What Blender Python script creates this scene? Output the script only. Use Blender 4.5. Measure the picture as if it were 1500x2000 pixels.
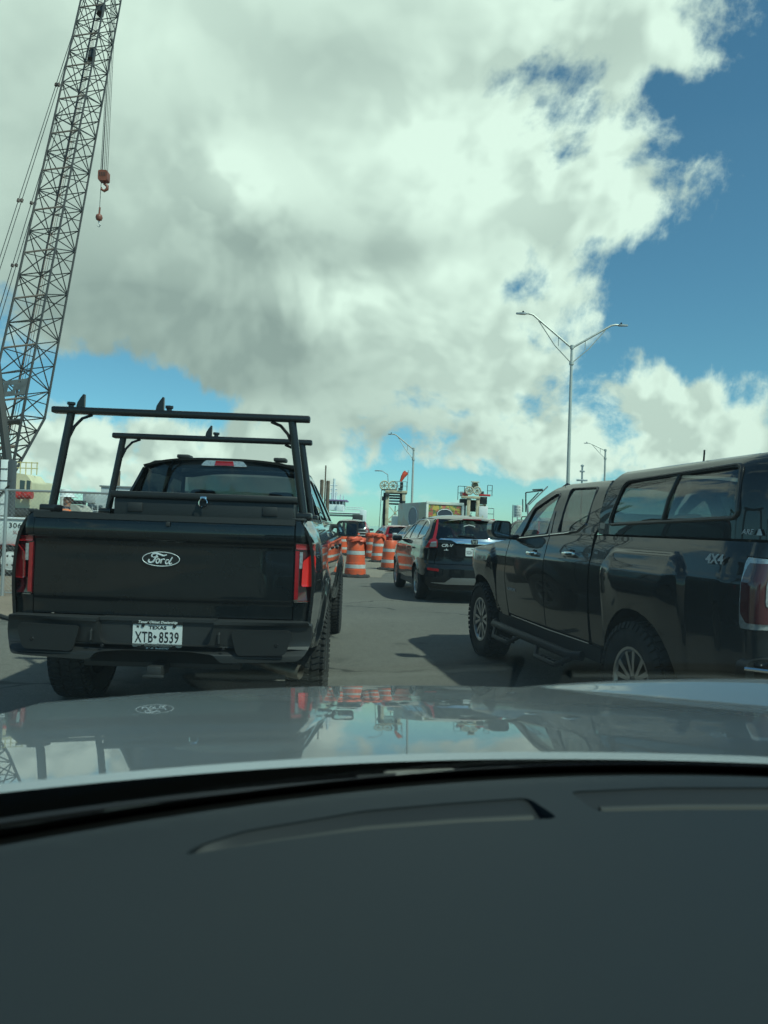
import bpy, bmesh, math, random
from mathutils import Vector, Matrix, geometry
from math import radians as R, sin, cos, pi, sqrt, atan2, tan
random.seed(7)
SC = bpy.context.scene
COL = SC.collection
for _o in list(bpy.data.objects):
    bpy.data.objects.remove(_o)

# ------------------------------------------------------------------ camera
CAM_H, CAM_F, CAM_P, CAM_R = 1.39, 1430.0, R(1.1), R(1.95)   # eye height, focal length in photo pixels, pitch, roll
cd = bpy.data.cameras.new('camera')
cam = bpy.data.objects.new('camera', cd); COL.objects.link(cam)
cd.sensor_fit = 'HORIZONTAL'; cd.sensor_width = 36.0; cd.lens = CAM_F / 1500 * 36
cd.clip_start = 0.02; cd.clip_end = 20000
cam.matrix_world = Matrix.Translation((0, 0, CAM_H)) @ Matrix.Rotation(pi / 2 + CAM_P, 4, 'X') @ Matrix.Rotation(CAM_R, 4, 'Z')
cd.dof.use_dof = True; cd.dof.focus_distance = 9.0; cd.dof.aperture_fstop = 9.0
SC.camera = cam

# ------------------------------------------------------------------ view and render settings
SC.view_settings.view_transform = 'Standard'; SC.view_settings.look = 'None'
SC.view_settings.exposure = 0.28; SC.view_settings.gamma = 1.0; SC.view_settings.use_curve_mapping = False
SC.render.engine = 'CYCLES'
cy = SC.cycles
cy.use_denoising = True
try: cy.denoiser = 'OPENIMAGEDENOISE'
except Exception: pass
cy.max_bounces = 5; cy.transparent_max_bounces = 16; cy.glossy_bounces = 3; cy.diffuse_bounces = 2
cy.sample_clamp_indirect = 6.0
cy.use_adaptive_sampling = True; cy.adaptive_threshold = 0.025

# ------------------------------------------------------------------ small node language
class S:
    """A socket of node tree T with arithmetic."""
    T = None
    def __init__(s, sock): s.s = sock
    def __add__(a, b): return op('ADD', a, b)
    def __radd__(a, b): return op('ADD', b, a)
    def __sub__(a, b): return op('SUBTRACT', a, b)
    def __rsub__(a, b): return op('SUBTRACT', b, a)
    def __mul__(a, b): return op('MULTIPLY', a, b)
    def __rmul__(a, b): return op('MULTIPLY', b, a)
    def __truediv__(a, b): return op('DIVIDE', a, b)
def put(inp, v):
    if isinstance(v, S): S.T.links.new(v.s, inp)
    else: inp.default_value = v
def op(kind, *a, clamp=False):
    n = S.T.nodes.new('ShaderNodeMath'); n.operation = kind; n.use_clamp = clamp
    for i, v in enumerate(a): put(n.inputs[i], v)
    return S(n.outputs[0])
def clampf(a, lo=0.0, hi=1.0): return op('MINIMUM', op('MAXIMUM', a, lo), hi)
def sstep(a, lo, hi):
    n = S.T.nodes.new('ShaderNodeMapRange'); n.interpolation_type = 'SMOOTHSTEP'
    put(n.inputs[0], a); put(n.inputs[1], lo); put(n.inputs[2], hi); n.inputs[3].default_value = 0; n.inputs[4].default_value = 1
    return S(n.outputs[0])
def xyz(x, y, z):
    n = S.T.nodes.new('ShaderNodeCombineXYZ')
    for i, v in enumerate((x, y, z)): put(n.inputs[i], v)
    return S(n.outputs[0])
def sep(v):
    n = S.T.nodes.new('ShaderNodeSeparateXYZ'); put(n.inputs[0], v)
    return [S(o) for o in n.outputs]
def noise(v, scale, detail=4, rough=0.5, dist=0.0, lac=2.0, kind='FBM'):
    n = S.T.nodes.new('ShaderNodeTexNoise'); n.noise_dimensions = '3D'
    n.noise_type = kind
    put(n.inputs['Vector'], v)
    n.inputs['Scale'].default_value = scale; n.inputs['Detail'].default_value = detail
    n.inputs['Roughness'].default_value = rough; n.inputs['Distortion'].default_value = dist; n.inputs['Lacunarity'].default_value = lac
    return n
def voro(v, scale, detail=0, rough=0.5, feature='SMOOTH_F1', smooth=0.6):
    n = S.T.nodes.new('ShaderNodeTexVoronoi'); n.feature = feature
    put(n.inputs['Vector'], v)
    n.inputs['Scale'].default_value = scale; n.inputs['Detail'].default_value = detail; n.inputs['Roughness'].default_value = rough
    if feature == 'SMOOTH_F1': n.inputs['Smoothness'].default_value = smooth
    return n
def mixc(f, a, b):
    n = S.T.nodes.new('ShaderNodeMix'); n.data_type = 'RGBA'
    put(n.inputs[0], f)
    for i, v in ((6, a), (7, b)):
        if isinstance(v, S): S.T.links.new(v.s, n.inputs[i])
        else: n.inputs[i].default_value = (*v, 1)
    return S(n.outputs[2])

# ------------------------------------------------------------------ sun and sky
SUN_EL, SUN_AZ = R(52), R(130)          # azimuth clockwise from straight ahead (+Y): right and a little behind
sun_dir = Vector((sin(SUN_AZ) * cos(SUN_EL), cos(SUN_AZ) * cos(SUN_EL), sin(SUN_EL)))
sl = bpy.data.lights.new('sun', 'SUN'); sl.energy = 4.2; sl.angle = R(1.4); sl.color = (1.0, 0.95, 0.88)
sun = bpy.data.objects.new('sun', sl); COL.objects.link(sun)
sun.rotation_euler = (-sun_dir).to_track_quat('-Z', 'Y').to_euler(); sun.location = (30, -15, 60)

def pix_ray(px, py):
    """World direction through a point of the photograph (1500 x 2000)."""
    a, b = px - 750, py - 1000
    X = a * cos(CAM_R) + b * sin(CAM_R); Y = -a * sin(CAM_R) + b * cos(CAM_R)
    return Vector((X, CAM_F * cos(CAM_P) + Y * sin(CAM_P), CAM_F * sin(CAM_P) - Y * cos(CAM_P))) / CAM_F
def at(px, py, y):
    """The point at distance y ahead that the photograph shows at px, py."""
    d = pix_ray(px, py); return Vector((0, 0, CAM_H)) + d * (y / d.y)
def ground_at(px, py, z=0.0):
    d = pix_ray(px, py); return Vector((0, 0, CAM_H)) + d * ((z - CAM_H) / d.z)

wo = bpy.data.worlds.new('World'); SC.world = wo; wo.use_nodes = True
T = S.T = wo.node_tree; T.nodes.clear()
out = T.nodes.new('ShaderNodeOutputWorld'); bg = T.nodes.new('ShaderNodeBackground')
T.links.new(bg.outputs[0], out.inputs[0]); bg.inputs[1].default_value = 0.1
tc = S(T.nodes.new('ShaderNodeTexCoord').outputs['Generated'])
sky = T.nodes.new('ShaderNodeTexSky'); sky.sky_type = 'NISHITA'; sky.sun_disc = False
sky.sun_elevation = SUN_EL; sky.sun_rotation = SUN_AZ; sky.air_density = 1.0; sky.dust_density = 0.2; sky.ozone_density = 2.5
dx, dy, dz = sep(tc)
az = op('ARCTAN2', dx, dy); el = op('ARCSINE', dz)
aev0 = xyz(az, el, 0.0)
_w = noise(xyz(az * 1.0, el * 1.6, 0.3), 5.0, 3, 0.55)                 # ragged outlines for the patches of cloud
_m = T.nodes.new('ShaderNodeVectorMath'); _m.operation = 'MULTIPLY_ADD'; T.links.new(_w.outputs['Color'], _m.inputs[0]); _m.inputs[1].default_value = (0.10, 0.07, 0.0)
_a = T.nodes.new('ShaderNodeVectorMath'); _a.operation = 'ADD'; put(_a.inputs[0], aev0); _a.inputs[1].default_value = (-0.05, -0.035, 0); T.links.new(_a.outputs[0], _m.inputs[2])
aev = S(_m.outputs[0])
def total(items, base):
    """Soft patches in azimuth and elevation (weight, place in the photograph, half widths, tilt), summed."""
    t = base
    for w, px, py, rx, ry, *tilt in items:
        d = pix_ray(px, py).normalized()
        a0, e0, kx, ky = atan2(d.x, d.y), math.asin(d.z), CAM_F / rx, CAM_F / ry
        if tilt and abs(tilt[0]) > 11:
            m = T.nodes.new('ShaderNodeMapping'); m.vector_type = 'TEXTURE'; put(m.inputs[0], aev)
            m.inputs[1].default_value = (a0, e0, 0); m.inputs[2].default_value = (0, 0, R(tilt[0])); m.inputs[3].default_value = (1 / kx, 1 / ky, 1)
        else:
            m = T.nodes.new('ShaderNodeVectorMath'); m.operation = 'MULTIPLY_ADD'; put(m.inputs[0], aev); m.inputs[1].default_value = (kx, ky, 0); m.inputs[2].default_value = (-a0 * kx, -e0 * ky, 0)
        q = T.nodes.new('ShaderNodeVectorMath'); q.operation = 'DOT_PRODUCT'; T.links.new(m.outputs[0], q.inputs[0]); T.links.new(m.outputs[0], q.inputs[1])
        t = op('MULTIPLY_ADD', op('POWER', 0.36788, S(q.outputs['Value'])), w, t)
    return t
# cloud cover: where the clouds stand, as patches round the sky; noise gives them their edges
cover = total([
    (0.62, 420, 330, 560, 330), (0.45, 700, 60, 520, 200), (0.35, 120, 520, 260, 190), (0.30, 620, 700, 430, 130, -8),
    (0.34, 860, 420, 230, 300), (0.24, 900, 760, 240, 120), (0.20, 1180, 50, 220, 90, -20), (0.34, 1215, 400, 150, 100, -12),
    (0.36, 1270, 870, 230, 90), (0.36, 1285, 775, 85, 65), (0.22, 1440, 905, 160, 62), (0.36, 250, 905, 330, 70), (0.36, 640, 925, 120, 50), (0.22, 1130, 590, 80, 60),
    (0.22, 1330, 110, 120, 45, -30), (0.20, 1360, 300, 110, 36, -15), (0.16, 1180, 270, 70, 60),
    (-0.40, 1390, 580, 200, 120, 8), (-0.30, 1440, 210, 120, 90), (-0.22, 975, 155, 100, 34, -8), (-0.22, 1115, 310, 50, 80), (0.20, 1290, 430, 90, 80), (-0.15, 1260, 210, 120, 50),
    (-0.54, 225, 755, 190, 48, -6), (-0.50, 840, 945, 200, 32, -3), (0.26, 1060, 890, 110, 45), (-0.22, 1015, 565, 60, 34), (-0.26, 1120, 720, 90, 40, 40)], -0.17)
def noise2(v, scale, detail, rough):
    n = noise(v, scale, detail, rough); n.noise_dimensions = '2D'; return n
pv = xyz(dx / (dz + 1.0), dy / (dz + 1.0), 0.0)             # stereographic: even in all directions, no seam
w = noise2(pv, 3.1, 2, 0.5)                                  # bend the space a little first
wv = T.nodes.new('ShaderNodeVectorMath'); wv.operation = 'MULTIPLY_ADD'
T.links.new(w.outputs['Color'], wv.inputs[0]); wv.inputs[1].default_value = (0.09, 0.09, 0.0); put(wv.inputs[2], pv)
wv = S(wv.outputs[0])
def puffs(v, detail, lumps=3):
    f = S(noise2(v, 5.5, detail, 0.56).outputs[0])
    c = voro(v, 14.0, lumps, 0.55, 'F1'); c.voronoi_dimensions = '2D'; c.inputs['Lacunarity'].default_value = 2.3; c.normalize = True
    return f * 0.95 - S(c.outputs['Distance']) * 0.42 + 0.16                        # rounded heads with creases between
def shift(v, x, y):
    o = T.nodes.new('ShaderNodeVectorMath'); o.operation = 'ADD'; put(o.inputs[0], v); o.inputs[1].default_value = (x, y, 0.0); return S(o.outputs[0])
n0 = S(noise2(wv, 5.5, 8, 0.64).outputs[0]) * 1.05 - op('ABSOLUTE', S(noise2(wv, 13.0, 5, 0.55).outputs[0]) - 0.5) * 0.7 + 0.02
dens = cover + (n0 - 0.42) * 1.35 + sstep(el, 0.05, 0.0) * -0.3
alpha = sstep(dens, 0.0, 0.30)
crisp = total([(1.0, 1270, 840, 270, 120), (0.55, 930, 280, 230, 130), (0.5, 680, 600, 140, 70), (0.8, 300, 890, 420, 70), (0.8, 1210, 420, 160, 150), (0.4, 1000, 640, 160, 130), (0.5, 440, 370, 110, 80), (0.6, 1180, 60, 220, 100)], 0.18)
relief = puffs(shift(wv, -0.008, 0.012), 4, 2) - puffs(shift(wv, 0.006, -0.009), 4, 2)     # side of a puff turned to the sun against the side turned away
swell = S(noise2(shift(wv, -0.03, 0.045), 5.5, 2, 0.5).outputs[0]) - S(noise2(shift(wv, 0.02, -0.03), 5.5, 2, 0.5).outputs[0])
lit = clampf(relief * 6.5 + 0.5)
thick = total([(1.15, 330, 665, 330, 78, -6), (0.50, 60, 240, 170, 200), (0.30, 740, 485, 260, 46, -4), (0.55, 740, 840, 330, 44, -4), (0.42, 330, 560, 330, 120), (0.34, 560, 470, 240, 60),
               (0.12, 1200, 890, 150, 30), (0.30, 700, 120, 330, 60), (0.42, 600, 760, 260, 46), (0.26, 360, 200, 120, 120),
               (-0.35, 950, 280, 190, 90), (-0.42, 455, 350, 70, 50), (-0.45, 670, 590, 90, 46), (-0.3, 1300, 760, 110, 50), (-0.38, 1300, 850, 170, 60), (-0.25, 30, 340, 80, 60), (-0.3, 330, 90, 90, 60), (-0.25, 900, 560, 70, 40)], 0.16)
big = S(noise2(wv, 4.0, 3, 0.5).outputs[0])
shade = clampf(thick + (big - 0.5) * 0.30 - swell * 0.42)
bright = clampf(0.90 - shade * 0.74 + (lit - 0.5) * clampf(crisp, 0.0, 1.0) * 0.62, 0.02, 1.03)
ccol = mixc(bright, (3.1, 3.3, 3.35), (9.9, 9.6, 9.1))
mm = T.nodes.new('ShaderNodeVectorMath'); mm.operation = 'MULTIPLY'; T.links.new(sky.outputs[0], mm.inputs[0])
put(mm.inputs[1], xyz(0.78 - sstep(el, 0.30, -0.02) * 0.06, 1.07, 1.10 + sstep(el, 0.25, -0.02) * 0.16)); deep = S(mm.outputs[0])   # sea air: the low sky stays blue-white
T.links.new(mixc(alpha, deep, ccol).s, bg.inputs[0])
wo.cycles.sampling_method = 'MANUAL'; wo.cycles.sample_map_resolution = 512
# ------------------------------------------------------------------ materials
MATS = {}
def mat(name, color=(0.5, 0.5, 0.5), rough=0.5, metal=0.0, coat=0.0, spec=0.5, vary=0.0, vscale=8.0, bump=0.0, bscale=60.0, emit=None, coat_rough=0.03, vcol=None, rvary=0.0):
    """Principled surface; vary mixes in a second tone by noise, bump adds fine relief."""
    if name in MATS: return MATS[name]
    m = bpy.data.materials.new(name); m.use_nodes = True; MATS[name] = m
    S.T = m.node_tree
    b = S.T.nodes['Principled BSDF']
    b.inputs['Base Color'].default_value = (*color, 1); b.inputs['Roughness'].default_value = rough
    b.inputs['Metallic'].default_value = metal; b.inputs['Specular IOR Level'].default_value = spec
    b.inputs['Coat Weight'].default_value = coat; b.inputs['Coat Roughness'].default_value = coat_rough
    if emit: b.inputs['Emission Color'].default_value = (*emit[0], 1); b.inputs['Emission Strength'].default_value = emit[1]
    if vary or bump or rvary:
        p = S(S.T.nodes.new('ShaderNodeTexCoord').outputs['Object'])
        if vary:
            f = S(noise(p, vscale, 5, 0.6).outputs[0])
            c2 = vcol or tuple(c * 0.45 for c in color)
            f = sstep(f, 0.38, 0.68) * vary
            S.T.links.new(mixc(f, color, c2).s, b.inputs['Base Color'])
        if rvary:
            put(b.inputs['Roughness'], clampf(S(noise(p, vscale * 2, 4, 0.6).outputs[0]) * rvary + (rough - rvary * 0.5)))
        if bump:
            n = S.T.nodes.new('ShaderNodeBump'); n.inputs['Strength'].default_value = bump; n.inputs['Distance'].default_value = 0.004
            put(n.inputs['Height'], S(noise(p, bscale, 4, 0.6).outputs[0])); S.T.links.new(n.outputs[0], b.inputs['Normal'])
    return m
def glass(name, tint, rough=0.0, ior=1.5):
    """A thin pane: what lies behind seen through the tint, plus the reflection of its two faces."""
    if name in MATS: return MATS[name]
    m = bpy.data.materials.new(name); m.use_nodes = True; MATS[name] = m
    S.T = m.node_tree; S.T.nodes.clear()
    o = S.T.nodes.new('ShaderNodeOutputMaterial'); mx = S.T.nodes.new('ShaderNodeMixShader')
    tr = S.T.nodes.new('ShaderNodeBsdfTransparent'); tr.inputs[0].default_value = (*tint, 1)
    gl = S.T.nodes.new('ShaderNodeBsdfGlossy'); gl.inputs['Roughness'].default_value = rough
    g = S(S.T.nodes.new('ShaderNodeNewGeometry').outputs['Backfacing'])
    fr = S.T.nodes.new('ShaderNodeFresnel'); put(fr.inputs[0], g * (1.0 / ior - ior) + ior)     # same reflectance from both sides
    F = S(fr.outputs[0]); put(mx.inputs[0], clampf(F * 1.7 / (F + 0.85) ))
    S.T.links.new(tr.outputs[0], mx.inputs[1]); S.T.links.new(gl.outputs[0], mx.inputs[2]); S.T.links.new(mx.outputs[0], o.inputs[0])
    return m

# ------------------------------------------------------------------ mesh helpers
class MB:
    """Collects shapes; build() links them as one mesh object."""
    def __init__(s): s.v, s.f, s.n, s.m = [], [], None, []
    def add(s, vs, fs, mi=0):
        b = len(s.v); s.v += [tuple(v) for v in vs]; s.f += [tuple(i + b for i in f) for f in fs]; s.m += [mi] * len(fs); return s
    def box(s, c, d, rot=None, bevel=0.0, mi=0):
        """A box of size d about c, its edges cut by bevel."""
        hx, hy, hz = d[0] / 2, d[1] / 2, d[2] / 2
        if bevel <= 0:
            vs = [Vector((x, y, z)) for x in (-hx, hx) for y in (-hy, hy) for z in (-hz, hz)]
            fs = [(0, 1, 3, 2), (4, 6, 7, 5), (0, 4, 5, 1), (2, 3, 7, 6), (0, 2, 6, 4), (1, 5, 7, 3)]
        else:
            bm = bmesh.new(); bmesh.ops.create_cube(bm, size=1.0)
            for v in bm.verts: v.co = Vector((v.co.x * d[0], v.co.y * d[1], v.co.z * d[2]))
            bmesh.ops.bevel(bm, geom=bm.edges[:], offset=min(bevel, min(d) * 0.49), segments=2, profile=0.5, affect='EDGES')
            bm.verts.index_update(); vs = [v.co.copy() for v in bm.verts]; fs = [tuple(v.index for v in f.verts) for f in bm.faces]; bm.free()
        if rot is not None: vs = [rot @ v for v in vs]
        c = Vector(c); return s.add([v + c for v in vs], fs, mi)
    def tube(s, pts, r, seg=8, mi=0, cap=True):
        """A tube through pts; r is one radius or one for each point."""
        pts = [Vector(p) for p in pts]; n = len(pts); rs = r if isinstance(r, (list, tuple)) else [r] * n
        ring = []; up = None
        for i, p in enumerate(pts):
            t = (pts[min(i + 1, n - 1)] - pts[max(i - 1, 0)]).normalized()
            if up is None: up = t.orthogonal().normalized()
            else: up = (up - t * up.dot(t)); up = up.normalized() if up.length > 1e-6 else t.orthogonal().normalized()
            w = t.cross(up)
            ring.append([p + (up * cos(2 * pi * k / seg) + w * sin(2 * pi * k / seg)) * rs[i] for k in range(seg)])
        vs = [q for rg in ring for q in rg]
        fs = [(i * seg + k, i * seg + (k + 1) % seg, (i + 1) * seg + (k + 1) % seg, (i + 1) * seg + k) for i in range(n - 1) for k in range(seg)]
        if cap: fs += [tuple(range(seg - 1, -1, -1)), tuple((n - 1) * seg + k for k in range(seg))]
        return s.add(vs, fs, mi)
    def lathe(s, prof, axis='Z', seg=24, c=(0, 0, 0), mi=0, close=False):
        """prof: (radius, height) pairs turned about an axis."""
        vs, fs = [], []; n = len(prof); c = Vector(c)
        for r, h in prof:
            for k in range(seg):
                a = 2 * pi * k / seg; p, q = r * cos(a), r * sin(a)
                vs.append(c + Vector({'Z': (p, q, h), 'X': (h, p, q), 'Y': (q, h, p)}[axis]))
        m = n if close else n - 1
        for i in range(m):
            for k in range(seg):
                j = (i + 1) % n
                fs.append((i * seg + k, i * seg + (k + 1) % seg, j * seg + (k + 1) % seg, j * seg + k))
        return s.add(vs, fs, mi)
    def prism(s, poly, fn, a, b, mi=0):
        """A flat outline given thickness from a to b; fn(u, v, w) places it."""
        n = len(poly); vs = [fn(u, v, a) for u, v in poly] + [fn(u, v, b) for u, v in poly]
        tri = geometry.tessellate_polygon([[Vector((u, v, 0)) for u, v in poly]])
        fs = [tuple(t) for t in tri] + [tuple(i + n for i in reversed(t)) for t in tri]
        fs += [(i, i + n, (i + 1) % n + n, (i + 1) % n) for i in range(n)]
        return s.add(vs, fs, mi)
    def grid(s, fn, nu, nv, mi=0):
        vs = [fn(i / nu, j / nv) for i in range(nu + 1) for j in range(nv + 1)]; w = nv + 1
        return s.add(vs, [(i * w + j, (i + 1) * w + j, (i + 1) * w + j + 1, i * w + j + 1) for i in range(nu) for j in range(nv)], mi)
    def mesh(s, name, mats, smooth=True, angle=38):
        me = bpy.data.meshes.new(name); me.from_pydata([tuple(v) for v in s.v], [], s.f)
        if not isinstance(mats, (list, tuple)): mats = [mats]
        for m in mats: me.materials.append(m)
        if len(mats) > 1: me.polygons.foreach_set('material_index', s.m)
        bm = bmesh.new(); bm.from_mesh(me)
        bmesh.ops.recalc_face_normals(bm, faces=bm.faces[:])
        if smooth:
            for f in bm.faces: f.smooth = True
            lim = R(angle)
            for e in bm.edges:
                if len(e.link_faces) != 2 or e.calc_face_angle(0) > lim: e.smooth = False
        bm.to_mesh(me); bm.free(); return me
    def build(s, name, mats, parent=None, smooth=True, angle=38, **k):
        return link(name, s.mesh(name, mats, smooth, angle), parent, **k)
def link(name, me, parent=None, **k):
    o = bpy.data.objects.new(name, me); COL.objects.link(o); o.parent = parent
    for a, b in k.items(): o[a] = b
    return o
def thing(name, label, category, loc=(0, 0, 0), rz=0.0, group=None):
    o = bpy.data.objects.new(name, None); COL.objects.link(o); o.empty_display_size = 0.2
    o.location = loc; o.rotation_euler = (0, 0, rz); o['label'] = label; o['category'] = category
    if group: o['group'] = group
    return o
def tag(o, label, category, group=None):
    o['label'] = label; o['category'] = category
    if group: o['group'] = group
    return o
def copy_tree(o, parent=None):
    c = o.copy(); COL.objects.link(c); c.parent = parent
    for ch in list(o.children):
        if ch.parent is o: copy_tree(ch, c)
    return c
def text_mesh(txt, size, extrude=0.001, align='CENTER', bold=0.0, shear=0.0, sx=1.0, space=1.0):
    """Lettering as a mesh in the XY plane, standing on y = 0."""
    cu = bpy.data.curves.new('t', 'FONT'); cu.body = txt; cu.size = size; cu.extrude = extrude; cu.align_x = align; cu.offset = bold; cu.shear = shear
    cu.space_character = space; cu.resolution_u = 3
    o = bpy.data.objects.new('t', cu); COL.objects.link(o)
    bpy.context.view_layer.update()
    me = bpy.data.meshes.new_from_object(o.evaluated_get(bpy.context.evaluated_depsgraph_get()))
    bpy.data.objects.remove(o); bpy.data.curves.remove(cu)
    if sx != 1.0:
        for v in me.vertices: v.co.x *= sx
    return me
def letters(name, txt, size, m, parent, mtx, **k):
    me = text_mesh(txt, size, **k); me.materials.append(m); me.transform(mtx)
    return link(name, me, parent)
REAR = lambda x, y, z: Matrix.Translation((x, y, z)) @ Matrix.Rotation(pi / 2, 4, 'X')                      # lettering read from behind a vehicle
LEFT = lambda x, y, z: Matrix.Translation((x, y, z)) @ Matrix.Rotation(-pi / 2, 4, 'Z') @ Matrix.Rotation(pi / 2, 4, 'X')   # read from its left side

def ellipse(cx, cy, rx, ry, n=32): return [(cx + rx * cos(2 * pi * k / n), cy + ry * sin(2 * pi * k / n)) for k in range(n)]
def rounded(x0, y0, x1, y1, r, n=4):
    p = []
    for cx, cy, a0 in ((x1 - r, y1 - r, 0), (x0 + r, y1 - r, 90), (x0 + r, y0 + r, 180), (x1 - r, y0 + r, 270)):
        p += [(cx + r * cos(R(a0 + 90 * k / n)), cy + r * sin(R(a0 + 90 * k / n))) for k in range(n + 1)]
    return p
def smooth_poly(p, r=0.03, n=3):
    """Round the corners of an outline."""
    out = []; m = len(p)
    for i in range(m):
        a, b, c = Vector(p[i - 1]), Vector(p[i]), Vector(p[(i + 1) % m])
        d1, d2 = (a - b), (c - b); l = min(r, d1.length * 0.45, d2.length * 0.45)
        q1, q2 = b + d1.normalized() * l, b + d2.normalized() * l
        for k in range(n + 1):
            t = k / n; out.append(tuple(q1 * (1 - t) ** 2 + b * 2 * t * (1 - t) + q2 * t * t))
    return out
def lerp_table(tab, x):
    """Piecewise smooth curve through (x, value) pairs."""
    if x <= tab[0][0]: return tab[0][1]
    for (x0, y0), (x1, y1) in zip(tab, tab[1:]):
        if x <= x1:
            t = (x - x0) / (x1 - x0); return y0 + (y1 - y0) * t
    return tab[-1][1]
def spline(tab):
    """Monotone-ish cubic through the pairs."""
    xs = [t[0] for t in tab]; ys = [t[1] for t in tab]; n = len(xs)
    d = [(ys[i + 1] - ys[i]) / (xs[i + 1] - xs[i]) for i in range(n - 1)]
    mm = [d[0]] + [0.0 if d[i - 1] * d[i] <= 0 else 2 * d[i - 1] * d[i] / (d[i - 1] + d[i]) for i in range(1, n - 1)] + [d[-1]]
    def f(x):
        if x <= xs[0]: return ys[0] + mm[0] * (x - xs[0])
        if x >= xs[-1]: return ys[-1] + mm[-1] * (x - xs[-1])
        i = 0
        while x > xs[i + 1]: i += 1
        h = xs[i + 1] - xs[i]; t = (x - xs[i]) / h
        return (2 * t ** 3 - 3 * t * t + 1) * ys[i] + (t ** 3 - 2 * t * t + t) * h * mm[i] + (-2 * t ** 3 + 3 * t * t) * ys[i + 1] + (t ** 3 - t * t) * h * mm[i + 1]
    return f
def ss(x, a, b):
    t = min(1.0, max(0.0, (x - a) / (b - a))); return t * t * (3 - 2 * t)

def panel(name, outer, fn, m, parent=None, holes=(), step=0.06, th=0.02, flip=False, **k):
    """A shaped sheet: the outline (with holes) laid on the surface fn(u, v), cut into a grid so that it follows the
    curve, with smooth normals taken from the surface itself and a rim turned inwards by th."""
    loops = [list(outer)] + [list(h) for h in holes]
    flat = [Vector((u, v, 0)) for l in loops for u, v in l]
    tri = geometry.tessellate_polygon([[Vector((u, v, 0)) for u, v in l] for l in loops])
    bm = bmesh.new(); vs = [bm.verts.new(p) for p in flat]
    for t in tri:
        try: bm.faces.new([vs[i] for i in t])
        except ValueError: pass
    us = [p.x for p in flat]; ws = [p.y for p in flat]
    for lo, hi, ax in ((min(us), max(us), Vector((1, 0, 0))), (min(ws), max(ws), Vector((0, 1, 0)))):
        n = max(1, int(math.ceil((hi - lo) / step)))
        for i in range(1, n):
            bmesh.ops.bisect_plane(bm, geom=bm.verts[:] + bm.edges[:] + bm.faces[:], dist=1e-5, plane_co=ax * (lo + (hi - lo) * i / n), plane_no=ax)
    bmesh.ops.dissolve_degenerate(bm, dist=1e-5, edges=bm.edges[:])
    bm.verts.index_update()
    P = []; N = []; e = 2e-3
    for v in bm.verts:
        u, w = v.co.x, v.co.y; p = Vector(fn(u, w)); P.append(p)
        du = Vector(fn(u + e, w)) - Vector(fn(u - e, w)); dv = Vector(fn(u, w + e)) - Vector(fn(u, w - e))
        n = du.cross(dv); n = n.normalized() if n.length > 1e-12 else Vector((0, 0, 1)); N.append(-n if flip else n)
    F = []
    for f in bm.faces:
        q = [v.index for v in f.verts]
        nn = (P[q[1]] - P[q[0]]).cross(P[q[2]] - P[q[0]])
        F.append(q if nn.dot(N[q[0]]) > 0 else q[::-1])
    bnd = [(ed.verts[0].index, ed.verts[1].index) for ed in bm.edges if len(ed.link_faces) == 1]
    cen = {}
    for ed in bm.edges:
        if len(ed.link_faces) == 1: cen[(ed.verts[0].index, ed.verts[1].index)] = [v.index for v in ed.link_faces[0].verts]
    bm.free()
    if th:
        for a, b in bnd:
            f = cen[(a, b)]; mid = sum((P[i] for i in f), Vector()) / len(f)
            en = (P[b] - P[a]).cross(N[a])
            if en.length < 1e-12: continue
            en.normalize()
            if en.dot(mid - P[a]) > 0: en = -en
            base = len(P)
            P += [P[a], P[b], P[b] - N[b] * th, P[a] - N[a] * th]; N += [en] * 4
            q = [base, base + 1, base + 2, base + 3]
            F.append(q if (P[q[1]] - P[q[0]]).cross(P[q[2]] - P[q[0]]).dot(en) > 0 else q[::-1])
    me = bpy.data.meshes.new(name); me.from_pydata([tuple(p) for p in P], [], F)
    me.materials.append(m)
    me.polygons.foreach_set('use_smooth', [True] * len(F))
    me.validate()
    if len(me.vertices) == len(N): me.normals_split_custom_set_from_vertices([tuple(n) for n in N])
    return link(name, me, parent, **k)

# ------------------------------------------------------------------ shared materials
BLACKPAINT = mat('black_paint', (0.005, 0.0072, 0.0085), 0.28, 0.0, 1.0, 0.08, coat_rough=0.02, vary=0.6, vscale=3.5, vcol=(0.010, 0.0118, 0.0128))
PLASTIC = mat('black_plastic', (0.018, 0.019, 0.02), 0.55, bump=0.25, bscale=400)
TRIM = mat('gloss_black_trim', (0.01, 0.01, 0.011), 0.25)
RUBBER = mat('tyre_rubber', (0.018, 0.018, 0.018), 0.82, vary=0.5, vscale=14, vcol=(0.04, 0.037, 0.033), bump=0.3, bscale=90)
CHROME = mat('chrome', (0.75, 0.76, 0.77), 0.09, 1.0)
ALLOY = mat('wheel_alloy', (0.42, 0.43, 0.44), 0.28, 0.9)
DARKALLOY = mat('dark_alloy', (0.10, 0.105, 0.11), 0.35, 0.8)
DARK = mat('dark_void', (0.006, 0.006, 0.006), 0.9)
PRIVACY = glass('privacy_glass', (0.10, 0.12, 0.12))
CLEAR = glass('window_glass', (0.62, 0.70, 0.68))
SMOKED = glass('smoked_glass', (0.30, 0.36, 0.36))
REDLENS = mat('red_lens', (0.30, 0.012, 0.016), 0.12, coat=1.0, vary=0.35, vscale=25)
DEEPRED = mat('dark_red_lens', (0.07, 0.008, 0.012), 0.12, coat=1.0)
LITRED = mat('lit_brake_lens', (0.5, 0.01, 0.01), 0.15, coat=1.0, emit=((1.0, 0.03, 0.02), 0.16))
LENS = mat('clear_lens', (0.42, 0.44, 0.45), 0.12, 0.4, coat=1.0, vary=0.6, vscale=60)
WHITE = mat('white_paint', (0.72, 0.73, 0.72), 0.4, vary=0.25, vscale=3, vcol=(0.55, 0.54, 0.5))
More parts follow.
